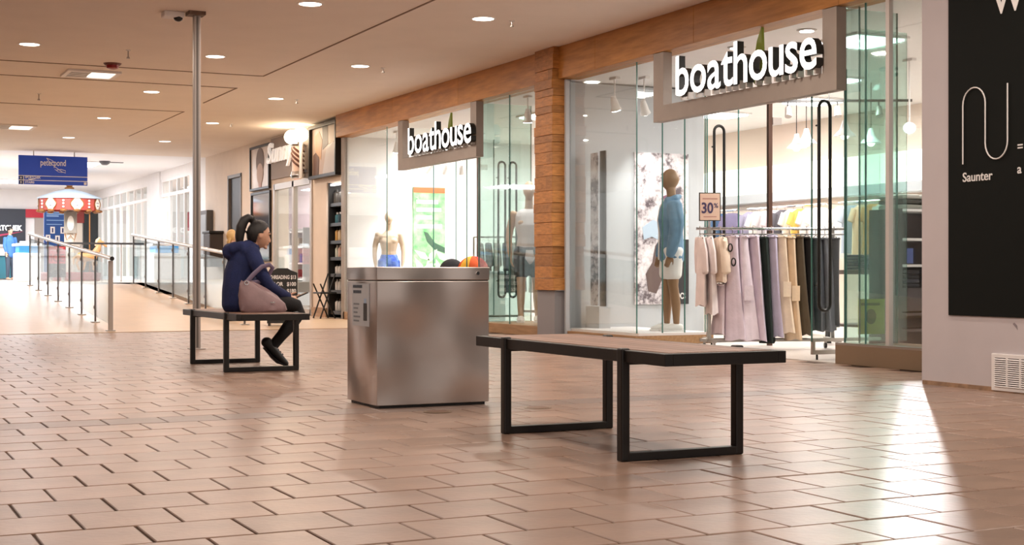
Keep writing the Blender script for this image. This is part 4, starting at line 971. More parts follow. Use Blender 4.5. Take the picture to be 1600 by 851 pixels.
for i, (y, z0, z1, wd, mt, lb) in enumerate(((46.5, 2.2, 2.8, 1.2, M_red, 'red banner high inside the far glass wall near the carousel'), (44.2, 2.2, 2.8, .9, M_red, 'red banner high inside the far glass wall before the column'), (42.0, 1.3, 2.6, .6, mat('far_pink', '#c98a92', .6), 'pink banner inside the far glass wall beside the column'), (37.3, .9, 2.5, .7, mat('far_pink2', '#c59a9e', .6), 'pink standing banner inside the nearest far panes'))):
    o = thing('shop_banner', (10.8, y, z0), lb, 'banner', 'banners inside the far shops')
    MB().box(10.78, 10.82, y-wd/2, y+wd/2, z0, z1).build('cloth', mt, o); MB().cyl((10.8, y-wd/2-.04, z1), (10.8, y+wd/2+.04, z1), .02, 8).build('rod', M_steelgrey, o)
    if z0 < 1: MB().box(10.6, 11.0, y-.2, y+.2, .58, .62).build('foot', M_steelgrey, o); MB().cyl((10.85, y, .6), (10.85, y, z0+.05), .02, 8).build('pole', M_steelgrey, o)
    else:
        for sy in (-.3, .3): MB().cyl((10.8, y+sy*wd, z1), (10.8, y+sy*wd, 3.55), .006, 6).build('wire', M_steelgrey, o)
for i, y in enumerate((36.6, 38.4, 43.0, 45.5)):
    o = thing('shop_shelf', (11.6, y, .58), 'white display shelf deep inside the far glass wall, %s from the post' % ordn[i], 'shelf', 'shelves inside the far shops')
    for k in range(4): MB().box(11.3, 11.8, y-.6, y+.6, .62+.42*k, .66+.42*k).build('shelf_board', M_white, o)
    for s_ in (-.62, .58): MB().box(11.3, 11.8, y+s_, y+s_+.04, .58, 2.0).build('upright', M_white, o)
    for k in range(4): MB().bbox(11.38, 11.7, y-.5+.26*k, y-.32+.26*k, .66+.42*(k % 3), .9+.42*(k % 3), .02).build('stock_box', [M_red, mat('stock_blue', '#4d6fa8', .6), mat('stock_tan', '#c9b6a4', .6)][(k+i) % 3], o)
t = thing('downlight', (4.2, 38.2, 3.6), 'dark dome camera on the white far ceiling right of the blue sign', 'camera')
MB().lathe([(.06, 3.5), (.12, 3.54), (.14, 3.6)], (6.3, 36.4, 0), 16).build('dome', mat('dome_grey', '#5f5f66', .4), t, True)
MB().box(6.35, 6.8, 36.6, 36.75, 3.585, 3.6).build('slot_vent', mat('slot_grey', '#6f6f76', .5), t)
t.name = 'dome_camera'
for i, (x, y) in enumerate(HALL_LAMPS):
    o = thing('hall_light_panel', (x, y, 3.6), 'square luminous panel in the white far ceiling, ' + ['near left over the upper floor', 'just right of the blue sign', 'far left towards the sports shop', 'far one behind the carousel', 'leftmost beyond the frame'][i], 'light', 'luminous ceiling panels of the far hall')
    MB().box(x-.85, x+.85, y-.85, y+.85, 3.575, 3.6).build('frame', M_white, o); MB().box(x-.8, x+.8, y-.8, y+.8, 3.57, 3.576).build('diffuser', M_lampw, o)
# ------------------------------------------------------------------ barber shop front
M_photo = mat('photo_pale', '#cfc2b8', .4, vary=.1, vscale=2)
def framed(name, y0, y1, z0, z1, label, cat, face, fr=.05, depth=.06):
    t = thing(name, (8.3, (y0+y1)/2, z0), label, cat)
    MB().bbox(8.3-depth, 8.3, y0, y1, z0, z0+fr, .004).build('frame', M_black, t); MB().bbox(8.3-depth, 8.3, y0, y1, z1-fr, z1, .004).build('frame', M_black, t)
    MB().bbox(8.3-depth, 8.3, y0, y0+fr, z0+fr, z1-fr, .004).build('frame', M_black, t); MB().bbox(8.3-depth, 8.3, y1-fr, y1, z0+fr, z1-fr, .004).build('frame', M_black, t)
    MB().box(8.3-depth*.5, 8.295, y0+fr, y1-fr, z0+fr, z1-fr).build('picture', face, t); return t
t = framed('photo_panel', 28.58, 30.05, 2.56, 3.5, 'framed photo of a dark haired head left of the barber shop name', 'picture', M_photo)
X = 8.262
MB().prism([(.30*cos(a), .20+.26*sin(a)*(1.15 if sin(a) > 0 else 1)) for a in [2*pi*k/20 for k in range(20)]], (X, 29.3, 2.95), FX['rt'], FX['up'], .004).build('printed_hair', mat('photo_hair', '#6d5c55', .6), t)
MB().prism([(.24*cos(a), -.02+.22*sin(a)) for a in [2*pi*k/20 for k in range(20)]], (X-.003, 29.3, 2.92), FX['rt'], FX['up'], .004).build('printed_face', mat('photo_face', '#b8a093', .6), t)
MB().prism([(.12*cos(a), -.25+.12*sin(a)) for a in [2*pi*k/16 for k in range(16)]], (X-.001, 29.3, 2.95), FX['rt'], FX['up'], .004).build('printed_neck', mat('photo_neck', '#c29a90', .6), t)
t = framed('mirror_panel', 28.55, 30.0, 1.05, 2.52, 'black framed mirror glass below the photo of the head', 'mirror', mat('mirror_grey', '#aaa6a4', .08, .9), .05, .05)
t = framed('photo_panel', 24.15, 25.72, 2.56, 3.55, 'large framed barber photo at the corner of the cedar beam', 'picture', mat('photo_warm', '#b9a08e', .4), .06, .12)
X = 8.236
for nm, col, poly in (('printed_shirt', '#cfc8c6', [(-.1, -.42), (.72, -.42), (.72, .05), (.5, .12), (.1, .0)]), ('printed_face', '#c79a72', [(-.5, -.1), (-.2, -.15), (-.12, .2), (-.3, .38), (-.55, .3)]), ('printed_beard', '#5d3b28', [(-.66, -.42), (-.35, -.42), (-.3, -.1), (-.5, .0), (-.66, -.05)]), ('printed_hair', '#5a4438', [(-.1, .02), (.2, .1), (.18, .44), (-.12, .44)]), ('printed_wall', '#d9c9b8', [(.25, .1), (.7, .15), (.7, .44), (.25, .44)])):
    MB().prism(poly, (X - .002*len(nm) % .003, 24.93, 3.05), FX['rt'], FX['up'], .004).build(nm, mat('corner_' + nm, col, .5), t)
t = thing('shop_sign', (8.25, 27.6, 2.9), 'white slanted script letters on the barber shop wall', 'sign', 'shop name signs')
MB().bbox(8.27, 8.3, 25.85, 28.5, 2.72, 3.56, .004).build('sign_board', mat('sign_taupe', '#8f7f74', .6), t)
sc_ = MB().text("Sunny's", .58, (8.22, 28.62, 3.06), depth=.05, bold=.006, shear=.25, width=2.2, **FX); sc_.build('lettering', mat('script_white', '#ffffff', .4, emit=.2), t)
MB().prism([(0, 0), (.42, 0), (.55, .14), (.55, .78), (.2, .78), (.02, .2)], (8.29, 26.98, 2.62), FX['rt'], FX['up'], .01).build('printed_hand', mat('hand_print', '#c99a7c', .5), t)
# barber pole wall lamp
t = thing('barber_lamp', (8.1, 26.0, 2.6), 'striped barber pole lamp with glowing globes on the wall', 'lamp')
MB().lathe([(.14, 2.62), (.15, 2.66), (.13, 2.74)], (8.12, 26.15, 0), 18).build('base', M_chrome, t, True)
MB().lathe([(.115, 2.74), (.115, 3.22)], (8.12, 26.15, 0), 18).build('striped_tube', mat('pole_pink', '#d8bcae', .3), t, True)
for k in range(5):
    pts = [(8.12 + .118*cos(-pi*.15 - a), 26.15 + .118*sin(-pi*.15 - a), 2.72 + .09*k + a*.09) for a in [pi*(.0 + q/10*1.2) for q in range(11)]]
    MB().tube([p for p in pts if 2.745 < p[2] < 3.215] or pts[:2], .022, 6).build('stripe', mat('pole_brown', '#5a3428', .4), t)
MB().lathe([(.13, 3.22), (.14, 3.26), (.06, 3.3)], (8.12, 26.15, 0), 18).build('collar', M_chrome, t, True)
M_globe = mat('globe', '#fff0d2', .4, emit=7)
for yy, xx in ((26.35, 8.06), (25.80, 8.06)):
    MB().ball((xx, yy, 3.41), .15, .15, .14, 18, 12).build('globe', M_globe, t, True); lamp('POINT', 'globe_lamp', (xx-.25, yy, 3.33), 9, (1, .80, .55), .12)
MB().tube([(8.12, 26.15, 3.28), (8.1, 26.1, 3.32), (8.06, 25.95, 3.32)], .02, 8).build('arm', M_chrome, t)
MB().bbox(8.18, 8.3, 26.05, 26.25, 2.78, 3.1, .01).build('bracket', M_chrome, t)
for yy in (25.86, 25.95): MB().cyl((8.1, yy, 2.6), (8.1, yy, 3.3), .02, 8).build('side_rod', M_whiteprint, t)
# shop window and door
t = thing('window_6', (8.3, 27.1, 0), 'barber shop window with two tall panes', kind='structure')
for y in (25.86, 27.0, 28.3): MB().bbox(8.27, 8.36, y-.06, y+.06, 0, 2.62, .005).build('mullion', mat('alu', '#b5aca4', .4, .5), t)
for z0, z1 in ((0, .12), (2.5, 2.62)): MB().box(8.27, 8.36, 25.86, 28.3, z0, z1).build('rail', MATS['alu'], t)
for a, b in ((25.92, 26.94), (27.06, 28.24)): MB().box(8.305, 8.317, a, b, .12, 2.5).build('pane', M_glass, t)
MB().text("VICE", .22, (8.30, 26.55, 2.24), depth=.004, bold=.006, **FX).build('window_lettering', M_whiteprint, t) if False else None
t = thing('door_5', (8.35, 31.46, 0), 'dark plain service door in the cream wall', kind='structure')
MB().box(8.34, 8.4, 30.95, 31.98, 0, 2.95).build('door_leaf', mat('door_dark', '#2d2825', .5), t)
for a, b in ((30.88, 30.95), (31.98, 32.05)): MB().box(8.28, 8.42, a, b, 0, 3.0).build('jamb', mat('jamb_grey', '#6b6460', .5), t)
MB().box(8.28, 8.42, 30.88, 32.05, 2.95, 3.02).build('jamb', MATS['jamb_grey'], t)
h_ = MB().cyl((8.30, 31.05, 1.0), (8.30, 31.2, 1.0), .014, 8).build('door_handle', M_steelgrey, t)
t = thing('display_case', (8.2, 33.9, 1.2), 'dark framed wall display case at the end of the cream wall', 'display case')
MB().bbox(8.14, 8.3, 33.45, 34.15, 1.15, 2.3, .01).build('case', mat('case_grey', '#55504d', .4), t); MB().box(8.135, 8.14, 33.52, 34.08, 1.25, 2.2).build('poster', mat('case_poster', '#a9b0b5', .4), t)
t = thing('wall_bin', (8.1, 33.0, .9), 'dark wall mounted box beside the service door', 'box')
MB().bbox(7.98, 8.3, 32.5, 33.1, .95, 1.72, .02).build('body', mat('box_brown', '#3b322d', .5), t); MB().bbox(7.96, 8.3, 32.46, 33.14, 1.72, 1.78, .01).build('lid', M_black, t)
# inside the barber shop
t = thing('salon_counter', (11.0, 27.5, 0), 'long salon counter with dark mirrors deep inside the barber shop', 'counter')
MB().bbox(10.9, 11.4, 25, 33, 0, .85, .02).build('counter', M_white, t)
for k in range(5): MB().bbox(11.3, 11.4, 25.6+1.5*k, 26.6+1.5*k, 1.15, 2.1, .02).build('mirror', mat('salon_mirror', '#4d4f55', .1, .6), t)
def salon_chair(x, y, label):
    t = thing('salon_chair', (x, y, 0), label, 'chair', 'black salon chairs')
    MB().lathe([(.3, 0), (.3, .03), (.06, .06), (.05, .42)], (x, y, 0), 18).build('pedestal', M_chrome, t, True)
    MB().bbox(x-.27, x+.27, y-.26, y+.26, .42, .56, .04).build('seat', M_shoe, t); MB().bbox(x+.18, x+.30, y-.25, y+.25, .56, 1.12, .04).build('backrest', M_shoe, t)
    for s_ in (-1, 1): MB().bbox(x-.2, x+.22, y+s_*.29-.03, y+s_*.29+.03, .70, .76, .02).build('armrest', M_shoe, t); MB().cyl((x-.1, y+s_*.29, .5), (x-.1, y+s_*.29, .7), .015, 8).build('armrest_support', M_chrome, t)
salon_chair(9.3, 26.9, 'black salon chair close behind the right barber pane'); salon_chair(9.9, 29.4, 'black salon chair behind the left barber pane')
# product shelf in the narrow opening beside the clothes shop
t = thing('product_shelf', (8.6, 24.5, 0), 'tall black shelf of hair products beside the steel bin', 'shelf')
for y in (24.06, 24.94): MB().box(8.32, 8.75, y-.02, y+.02, 0, 2.46).build('side_panel', M_black, t)
MB().box(8.75, 8.78, 24.04, 24.96, 0, 2.46).build('back_panel', mat('shelf_back', '#d9d5d2', .6), t)
zs = [.12, .50, .80, 1.10, 1.40, 1.72, 2.08]
for z in zs: MB().box(8.34, 8.75, 24.08, 24.92, z-.06, z).build('shelf_board', M_black, t)
MB().box(8.34, 8.40, 24.1, 24.9, 2.40, 2.44).build('added_strip', mat('added_strip_glow', '#ffffff', .4, emit=1.5), t); lamp('AREA', 'shelf_fill_lamp', (8.37, 24.5, 2.39), 14, WHITE, .05, .8, direction=(.35, 0, -1))  # glowing strip and its lamp are added to brighten the shelf
cols = [['#e6e2de', '#d8d3cf'], ['#efece8', '#e4dfda'], ['#efece8', '#e8e4e0'], ['#d6dccf', '#e0b9a8', '#efe6da'], ['#d8a860', '#e2c9a0', '#c98f6a'], ['#3f6a72', '#2d3f47', '#6aa0a8'], ['#39342f', '#2b2724']]
wherez = ['lowest', 'second lowest', 'third lowest', 'middle', 'third highest', 'second highest', 'top']
for r_, z in enumerate(zs):
    nb = 5 if r_ != 6 else 3
    for k in range(nb):
        y = 24.84 - k*(.17 if nb == 5 else .27); hh = [.22, .2, .17, .22, .24, .2, .26][r_]; rr_ = .045 if nb == 5 else .075
        c = cols[r_][k % len(cols[r_])]; x = 8.46
        b = thing('product_bottle', (x, y, z), '%s bottle, %s from the left on the %s shelf of hair products' % ('pale' if r_ < 3 else 'coloured' if r_ < 6 else 'dark', ['first', 'second', 'third', 'fourth', 'fifth'][k], wherez[r_]), 'bottle', 'hair product bottles')
        MB().lathe([(rr_*.95, 0), (rr_, .01), (rr_, hh*.7), (rr_*.5, hh*.82)], (x, y, z), 12).build('bottle_body', mat('product_' + c[1:], c, .35), b, True)
        MB().lathe([(rr_*.45, hh*.8), (rr_*.45, hh)], (x, y, z), 10).build('cap', M_whiteprint if r_ % 2 else M_black, b, True)
t = thing('folding_chair', (8.05, 24.4, 0), 'black folding stand half hidden behind the steel bin', 'stand')
for a, b in (((7.92, 24.2, 0), (8.2, 24.2, .8)), ((8.2, 24.2, 0), (7.92, 24.2, .62)), ((7.92, 24.6, 0), (8.2, 24.6, .8)), ((8.2, 24.6, 0), (7.92, 24.6, .62))): MB().cyl(a, b, .014, 8).build('leg', M_black, t)
MB().bbox(7.92, 8.22, 24.18, 24.62, .44, .47, .006).build('seat', M_black, t)
# price board
ax_, ay_ = 6.38, 21.36
t = thing('price_board', (ax_, ay_, 0), 'black a-frame price board with white lettering beside the woman', 'sign', rz=R(-18))
MB().prism([(-.23, 0), (.23, 0), (.23, .78), (.13, .82), (.08, .85), (-.08, .85), (-.13, .82), (-.23, .78)], (0, -.14, .04), (1, 0, 0), (0, .1, .995), .025).build('front_panel', mat('board_black', '#15140f', .5), t, local=True)
MB().prism([(-.23, 0), (.23, 0), (.23, .78), (-.23, .78)], (0, .26, .04), (1, 0, 0), (0, -.34, .94), .025).build('rear_panel', MATS['board_black'], t, local=True)
for i, s_ in enumerate(('THREADING $13', 'COLOR   $100', 'FOILS    $180', "'S CUT-25", '$40')):
    MB().text(s_, .082, (.21, -.146 + .1*(.68-.105*i), .04+.68-.105*i), (1, 0, 0), (0, .1, .995), .005, .002, 'RIGHT', sx=.66 if i == 0 else .85).build('lettering', M_whiteprint, t, local=True)
for sx in (-1, 1): MB().box(sx*.2-.015, sx*.2+.015, -.16, .28, 0, .04).build('foot', M_black, t, local=True)

# ------------------------------------------------------------------ clothes rack in the shop entrance with its garments
RA, RB = Vector((8.34, 12.72, 0)), Vector((9.80, 12.14, 0)); e = (RB-RA).normalized(); nn = Vector((e.y, -e.x, 0)); L = (RB-RA).length
if nn.y > 0: nn = -nn
rk = thing('clothes_rack', tuple((RA+RB)/2), 'chrome clothes rack on wheels in the near shop entrance', 'clothes rack')
Z = 1.285; up = Vector((0, 0, 1))
MB().tube([RA - e*.02 + up*Z, RB + e*.02 + up*Z], .016, 10).build('hanging_rail', M_chrome, rk, True)
MB().tube([RA + nn*.06 + up*(Z-.06) , RB + nn*.06 + up*(Z-.06)], .008, 8).build('brace_rail', M_chrome, rk, True)
for p in (RA + e*.12, RB - e*.12):
    MB().obox(p + up*.69, e*.018, nn*.018, up*.6).build('upright', M_steel, rk)
    MB().obox(p + up*.105, e*.02, nn*.27, up*.02).build('base_bar', M_steel, rk)
    for s_ in (-.25, .25):
        c = p + nn*s_; MB().tube([c + up*.03 - e*.012, c + up*.03 + e*.012], .03, 14).build('castor', M_black, rk, True); MB().obox(c + up*.07, e*.012, nn*.012, up*.02).build('castor_fork', M_steel, rk)
MB().tube([RA + e*.02 + up*.105, RB - e*.02 + up*.105], .018, 10).build('lower_rail', M_steel, rk, True)
def garment(u, w0, w1, z0, z1, col, name, label, depth=.17, kind='trousers', lean=0.0, seed=0, nshift=0.0):
    """u along the rail, w half widths at top and bottom, z1 hem height"""
    rg = random.Random(seed); c = RA + e*u + nn*nshift
    t = thing(name, (c.x, c.y, z1), label, 'garment', 'garments on the chrome rack')
    mt = mat('cloth_' + col[1:], col, .85, vary=.08, vscale=8, bump=.25, bscale=40)
    n, rings = 30, 12; ph = rg.uniform(0, 6); vs_ = []; fs = []
    for i in range(rings):
        q = i/(rings-1); z = z0 + (z1 - z0)*q; w_ = w0 + (w1-w0)*q**1.3; dp = depth*(.75 + .35*q)
        if kind == 'shirt': dp = depth*(.55 if q == 0 else 1.0)
        for j in range(n):
            a = 2*pi*j/n; f = 1 + (.05 + .13*q)*sin(4*a + ph) + .07*q*sin(7*a + 2*ph)
            off = lean*q + .01*sin(3*q + ph)
            vs_.append(c + e*(w_*f*cos(a) + off) + nn*(dp*f*sin(a)) + up*(z + (.012*sin(3*a + ph) if i == rings-1 else 0)))
    for i in range(rings-1):
        for j in range(n): fs.append((i*n+j, i*n+(j+1) % n, (i+1)*n+(j+1) % n, (i+1)*n+j))
    fs.append(tuple(range(n))[::-1]); fs.append(tuple(range((rings-1)*n, rings*n)))
    MB().add(vs_, fs).build('cloth', mt, t, True)
    if kind == 'shirt':
        for s_ in (-1, 1): MB().tube([c + nn*(s_*depth*.6) + up*(z0-.02), c + nn*(s_*depth*1.0) + e*.01 + up*(z0-.16), c + nn*(s_*depth*1.08) + e*.02 + up*(z0-.36)], [(.028, .05), (.03, .055), (.03, .055)], 10, round_caps=True).build('sleeve', mt, t, True)
    else:
        MB().tube([c + e*(w0*.95*cos(a)) + nn*(depth*.78*sin(a)) + up*(z0-.012) for a in [2*pi*k/16 for k in range(16)]], .013, 8, closed=True).build('waistband', mt, t, True)
        if kind == 'cargo': MB().obox(c + nn*(depth*1.0) + e*(lean*.45) + up*(z0*.45+z1*.55), e*(w1*.5), nn*.012, up*.08).build('pocket', mt, t)
    h = MB(); h.tube([c + nn*(-.15) + up*(z0-.01), c + up*(z0+.025), c + nn*.15 + up*(z0-.01)], .006, 6); h.tube([c + up*(z0+.02), c + up*(Z-.01), c + nn*.016 + up*(Z+.012), c + nn*(.0) + up*(Z+.026), c - nn*.016 + up*(Z+.012)], .004, 6)
    h.build('hanger', M_chrome, t)
    return t
garment(.02, .035, .045, 1.19, .47, '#e6d8d5', 'long_sleeve_top', 'pale pink top at the outer end of the chrome rack', .16, 'shirt', .02, 1)
garment(.11, .035, .05, 1.19, .38, '#ece2e0', 'long_sleeve_top', 'off white top second from the outer end of the rack', .16, 'shirt', .03, 2)
tee = garment(.235, .06, .075, 1.19, .72, '#e2cdb8', 't_shirt', 'beige t-shirt with a black ring print on the rack', .17, 'shirt', .0, 3, .02)
c = RA + e*.30 + nn*.205
for zz, du in ((1.08, .0), (.93, .035)): MB().tube([c + e*(du + .022*cos(a)) + up*(zz + .04*sin(a)) for a in [2*pi*k/14 for k in range(14)]], .008, 6, closed=True).build('ring_print', M_black, tee)
garment(.25, .05, .085, .70, .17, '#d6c6cc', 'trousers', 'pale mauve trousers below the beige t-shirt', .12, 'trousers', .0, 4, -.03)
garment(.37, .06, .11, 1.21, .11, '#d8cad6', 'trousers', 'wide lilac trousers right of the beige t-shirt', .17, 'trousers', .02, 5)
garment(.48, .055, .10, 1.21, .11, '#e0d4de', 'trousers', 'lilac cargo trousers in the middle of the pale group', .175, 'cargo', .05, 6)
garment(.59, .055, .10, 1.21, .10, '#d4c6d4', 'trousers', 'lilac trousers next to the dark green pair', .17, 'trousers', .08, 7)
garment(.69, .05, .07, 1.20, .08, '#16241f', 'trousers', 'dark green trousers between the lilac pairs', .16, 'trousers', .07, 8)
garment(.79, .05, .075, 1.21, .14, '#c3bcd4', 'jeans', 'pale lavender jeans right of the dark green trousers', .17, 'trousers', .05, 9)
garment(.89, .055, .085, 1.21, .18, '#e4d2ba', 'trousers', 'cream cargo trousers beside the lavender jeans', .175, 'cargo', .05, 10)
garment(.985, .05, .085, 1.20, .11, '#dfc6a6', 'trousers', 'sand coloured cargo trousers beside the olive pair', .17, 'cargo', .05, 11)
garment(1.08, .045, .06, 1.21, .16, '#5b5040', 'trousers', 'olive brown trousers behind the right door pull', .16, 'trousers', .07, 12)
garment(1.17, .045, .055, 1.20, .22, '#262425', 'trousers', 'black trousers right of the olive pair', .16, 'trousers', .03, 13)
garment(1.27, .05, .06, 1.19, .2, '#4b4c52', 'jeans', 'dark grey jeans seen through the glass door', .16, 'trousers', .03, 14)
garment(1.37, .05, .06, 1.19, .2, '#5d5f66', 'jeans', 'mid grey jeans seen through the glass door', .16, 'trousers', .03, 15)
garment(1.47, .045, .05, 1.19, .25, '#303136', 'jeans', 'charcoal jeans at the inner end of the chrome rack', .15, 'trousers', .0, 16)
t = thing('sale_sign', tuple(RA + e*.14 + up*Z), 'small framed 30 percent sale card on top of the clothes rack', 'sign')
c = RA + e*.12 + nn*.03 + up*(Z+.23)
MB().obox(RA + e*.12 + up*(Z+.06), e*.012, nn*.012, up*.06).build('stem', M_chrome, t)
MB().obox(c, e*.115, nn*.008, up*.15).build('frame', M_black, t); MB().obox(c + nn*.009, e*.106, nn*.002, up*.141).build('card', mat('sale_card', '#e3c6b3', .5), t)
MB().text('30', .155, c + nn*.012 - e*.095 - up*.065, tuple(e), (0, 0, 1), .003, .004, width=.125).build('lettering', mat('sale_ink', '#4a3f63', .5), t)
MB().text('%', .07, c + nn*.012 + e*.04 - up*.01, tuple(e), (0, 0, 1), .003, .001).build('lettering', MATS['sale_ink'], t)
MB().obox(c + nn*.0115 + up*.085, e*.08, nn*.001, up*.006).build('print_line', mat('sale_pink', '#b98a80', .5), t); MB().obox(c + nn*.0115 - up*.105, e*.07, nn*.001, up*.005).build('print_line', MATS['sale_pink'], t)
# ------------------------------------------------------------------ posters in the shop windows
t = thing('window_poster', (9.72, 15.70, .41), 'large floral black and white poster behind the blue jacket mannequin', 'poster')
M_floral = mat('floral', '#ece6e6', .5)
nt = M_floral.node_tree; b = nt.nodes['Principled BSDF']; tc = nt.nodes.new('ShaderNodeTexCoord'); vo = nt.nodes.new('ShaderNodeTexVoronoi'); vo.inputs['Scale'].default_value = 7; no = nt.nodes.new('ShaderNodeTexNoise'); no.inputs['Scale'].default_value = 3.2; no.inputs['Detail'].default_value = 8; no.inputs['Roughness'].default_value = .75
nt.links.new(tc.outputs['Object'], no.inputs['Vector']); nt.links.new(tc.outputs['Object'], vo.inputs['Vector']); rp = nt.nodes.new('ShaderNodeValToRGB'); nt.links.new(no.outputs[0], rp.inputs[0])
for p, c in ((.0, '#3d3438'), (.42, '#5f5359'), (.50, '#cfc6ca'), (.62, '#f2eff0')):
    el = rp.color_ramp.elements.new(p) if p not in (0.0,) else rp.color_ramp.elements[0]; el.color = srgb(c); el.position = p
rp.color_ramp.elements[-1].color = srgb('#f2eff0'); nt.links.new(rp.outputs[0], b.inputs['Base Color'])
MB().box(9.33, 10.14, 15.69, 15.715, .41, 2.36).build('sheet', M_floral, t)
MB().box(9.9, 10.14, 15.684, 15.69, .41, 1.25).build('dark_field', mat('poster_dark', '#2c2a2e', .5), t)
MB().text('OCS', .11, (9.95, 15.683, .48), depth=.003, bold=.003, width=.14, **FY).build('lettering', M_whiteprint, t)
MB().prism([(-.02, -.42), (.10, -.45), (.22, -.2), (.2, .08), (.3, .28), (.22, .34), (.08, .16), (.04, -.05), (-.06, -.2)], (9.55, 15.686, 1.0), (1, 0, 0), (0, 0, 1), .004).build('printed_arm', mat('poster_arm', '#665350', .5), t)
MB().prism([(-.12, -.1), (.0, -.06), (.1, -.1), (.16, .1), (.02, .16), (-.14, .06)], (9.58, 15.685, 1.34), (1, 0, 0), (0, 0, 1), .004).build('printed_shirt', mat('poster_sky', '#b4c6d8', .5), t)
MB().prism([(-.05, -.3), (.08, -.25), (.1, .3), (-.04, .25)], (9.78, 15.685, 1.55), (1, 0, 0), (0, 0, 1), .004).build('printed_sleeve', mat('poster_plum', '#7d5368', .5), t)
t = thing('window_poster', (8.68, 15.4, .3), 'narrow slanted poster banner left in the near display window', 'poster')
MB().obox((8.66, 15.55, 1.36), (.0, .09, 0), (.006, 0, 0), (0, 0, .95)).build('sheet', M_floral, t); MB().obox((8.70, 15.40, 1.36), (0, .07, 0), (.008, 0, 0), (0, 0, .97)).build('dark_back', MATS['poster_dark'], t)
MB().box(8.6, 8.76, 15.32, 15.66, .13, .4).build('foot', M_greyw, t)
t = thing('window_poster', (10.2, 23.87, .6), 'green leafy sale poster on the white end wall of the far unit', 'poster')
M_leaf = mat('leaf_poster', '#4f9a5c', .5, vscale=6, col2='#a9d8a4'); q0, q1 = 9.56, 10.18
MB().box(q0, q1, 23.86, 23.895, 0.5, 2.36).build('sheet', M_leaf, t); MB().box(q0, q1, 23.855, 23.86, 2.26, 2.36).build('orange_band', mat('orange_band', '#c9683c', .5), t)
for z_, w_ in ((2.06, .42), (1.92, .48), (1.78, .3), (1.62, .5)): MB().box(q0+.06, q0+.06+w_, 23.855, 23.86, z_, z_+.07).build('print_line', M_whiteprint, t)
MB().prism([(.2, 1.56), (.28, 1.54), (.42, 1.36), (.62, 1.27), (.62, 1.17), (.4, 1.24), (.26, 1.38)], (q0, 23.858, 0), (1, 0, 0), (0, 0, 1), .003).build('printed_arc', mat('arc_dark', '#3c5a48', .5), t)
for k in range(9): MB().prism([(0, -.16), (.07, 0), (0, .2), (-.06, .02)], (q0+.06+.062*k, 23.857, .72+.2*(k % 3)), (cos(.5*k), 0, sin(.5*k)), (-sin(.5*k), 0, cos(.5*k)), .003).build('printed_leaf', mat('leaf_pale', '#c4e6bf', .5), t)
# yellow green card on the corner glass
t = thing('window_card', (8.55, 10.25, .25), 'yellow green notice card on the green corner glass', 'poster')
MB().box(8.42, 8.72, 10.215, 10.223, .26, .58).build('card', mat('card_lime', '#cfe07a', .5), t)
MB().box(8.45, 8.66, 10.212, 10.215, .52, .545).build('print_line', mat('card_ink', '#6f8a4a', .5), t); MB().prism([(.06*cos(a), .07*sin(a)) for a in [2*pi*k/14 for k in range(14)]], (8.56, 10.212, .42), (1, 0, 0), (0, 0, 1), .003).build('print_shape', MATS['card_ink'], t)

# ------------------------------------------------------------------ shop interior
for i, (x, y) in enumerate(SHOP_LAMPS):
    o = thing('shop_light_panel', (x, y, 3.2), ['square ceiling panel over the clothes rack', 'square ceiling panel deep behind the clothes rack', 'square ceiling panel beside the grey partition', 'square ceiling panel behind the grey partition', 'square ceiling panel in the middle of the back aisle', 'square ceiling panel over the hats', 'square ceiling panel beside the green poster', 'square ceiling panel in the far back corner'][i] + ' of the clothes shop', 'light', 'shop ceiling panels')
    MB().box(x-.34, x+.34, y-.34, y+.34, 3.195, 3.22).build('frame', M_white, o); MB().box(x-.3, x+.3, y-.3, y+.3, 3.175, 3.196).build('diffuser', M_lampw, o)
def track_spot(x, y, z, dx, dy, dz, label, power=0, ang=50, col=WHITE, soft=.05):
    t = thing('track_spot', (x, y, 3.2), label, 'spotlight', 'track spotlights in the clothes shop')
    d = Vector((dx, dy, dz)).normalized(); p = Vector((x, y, z))
    MB().cyl((x, y, z+.03), (x, y, 3.2), .01, 8).build('stem', M_white, t); MB().box(x-.03, x+.03, y-.08, y+.08, 3.19, 3.22).build('track_box', M_white, t)
    MB().tube([p - d*.09, p - d*.02, p + d*.05, p + d*.09], [.03, .045, .055, .07], 14).build('lamp_head', M_white, t, True)
    MB().tube([p + d*.088, p + d*.096], .058, 14).build('lens', mat('spot_lens', '#ffffff', .3, emit=22), t)
    if power: lamp('SPOT', 'track_lamp', tuple(p + d*.13), power, col, soft, direction=d, angle=ang)
track_spot(10.98, 12.45, 2.46, -.67, -.742, -.285, 'spotlight glaring out over the corner glass by the hoarding', 380, 22, (1, .93, .92), .03)
track_spot(9.05, 15.0, 2.85, .3, .25, -.6, 'spotlight washing the floral poster', 70, 75)
track_spot(8.75, 15.2, 2.9, .25, .1, -.7, 'spotlight at the left in the near display window', 40, 60)
track_spot(9.45, 10.35, 2.75, .2, .5, -.8, 'white spotlight hanging close behind the corner glass post', 60)
for i, (x, y) in enumerate(((9.55, 23.0), (9.75, 22.8), (9.95, 22.6))): track_spot(x, y, 2.62, .2*(i-1), .6, -.8, '%s of the three spotlights before the green poster' % ['leftmost', 'middle', 'rightmost'][i], 60)
track_spot(8.75, 22.6, 2.95, .05, .3, -1, 'spotlight above the bare chested mannequin', 110, 70)
track_spot(8.6, 17.3, 2.95, .1, .2, -1, 'spotlight above the mannequin in the tank top', 70, 70)
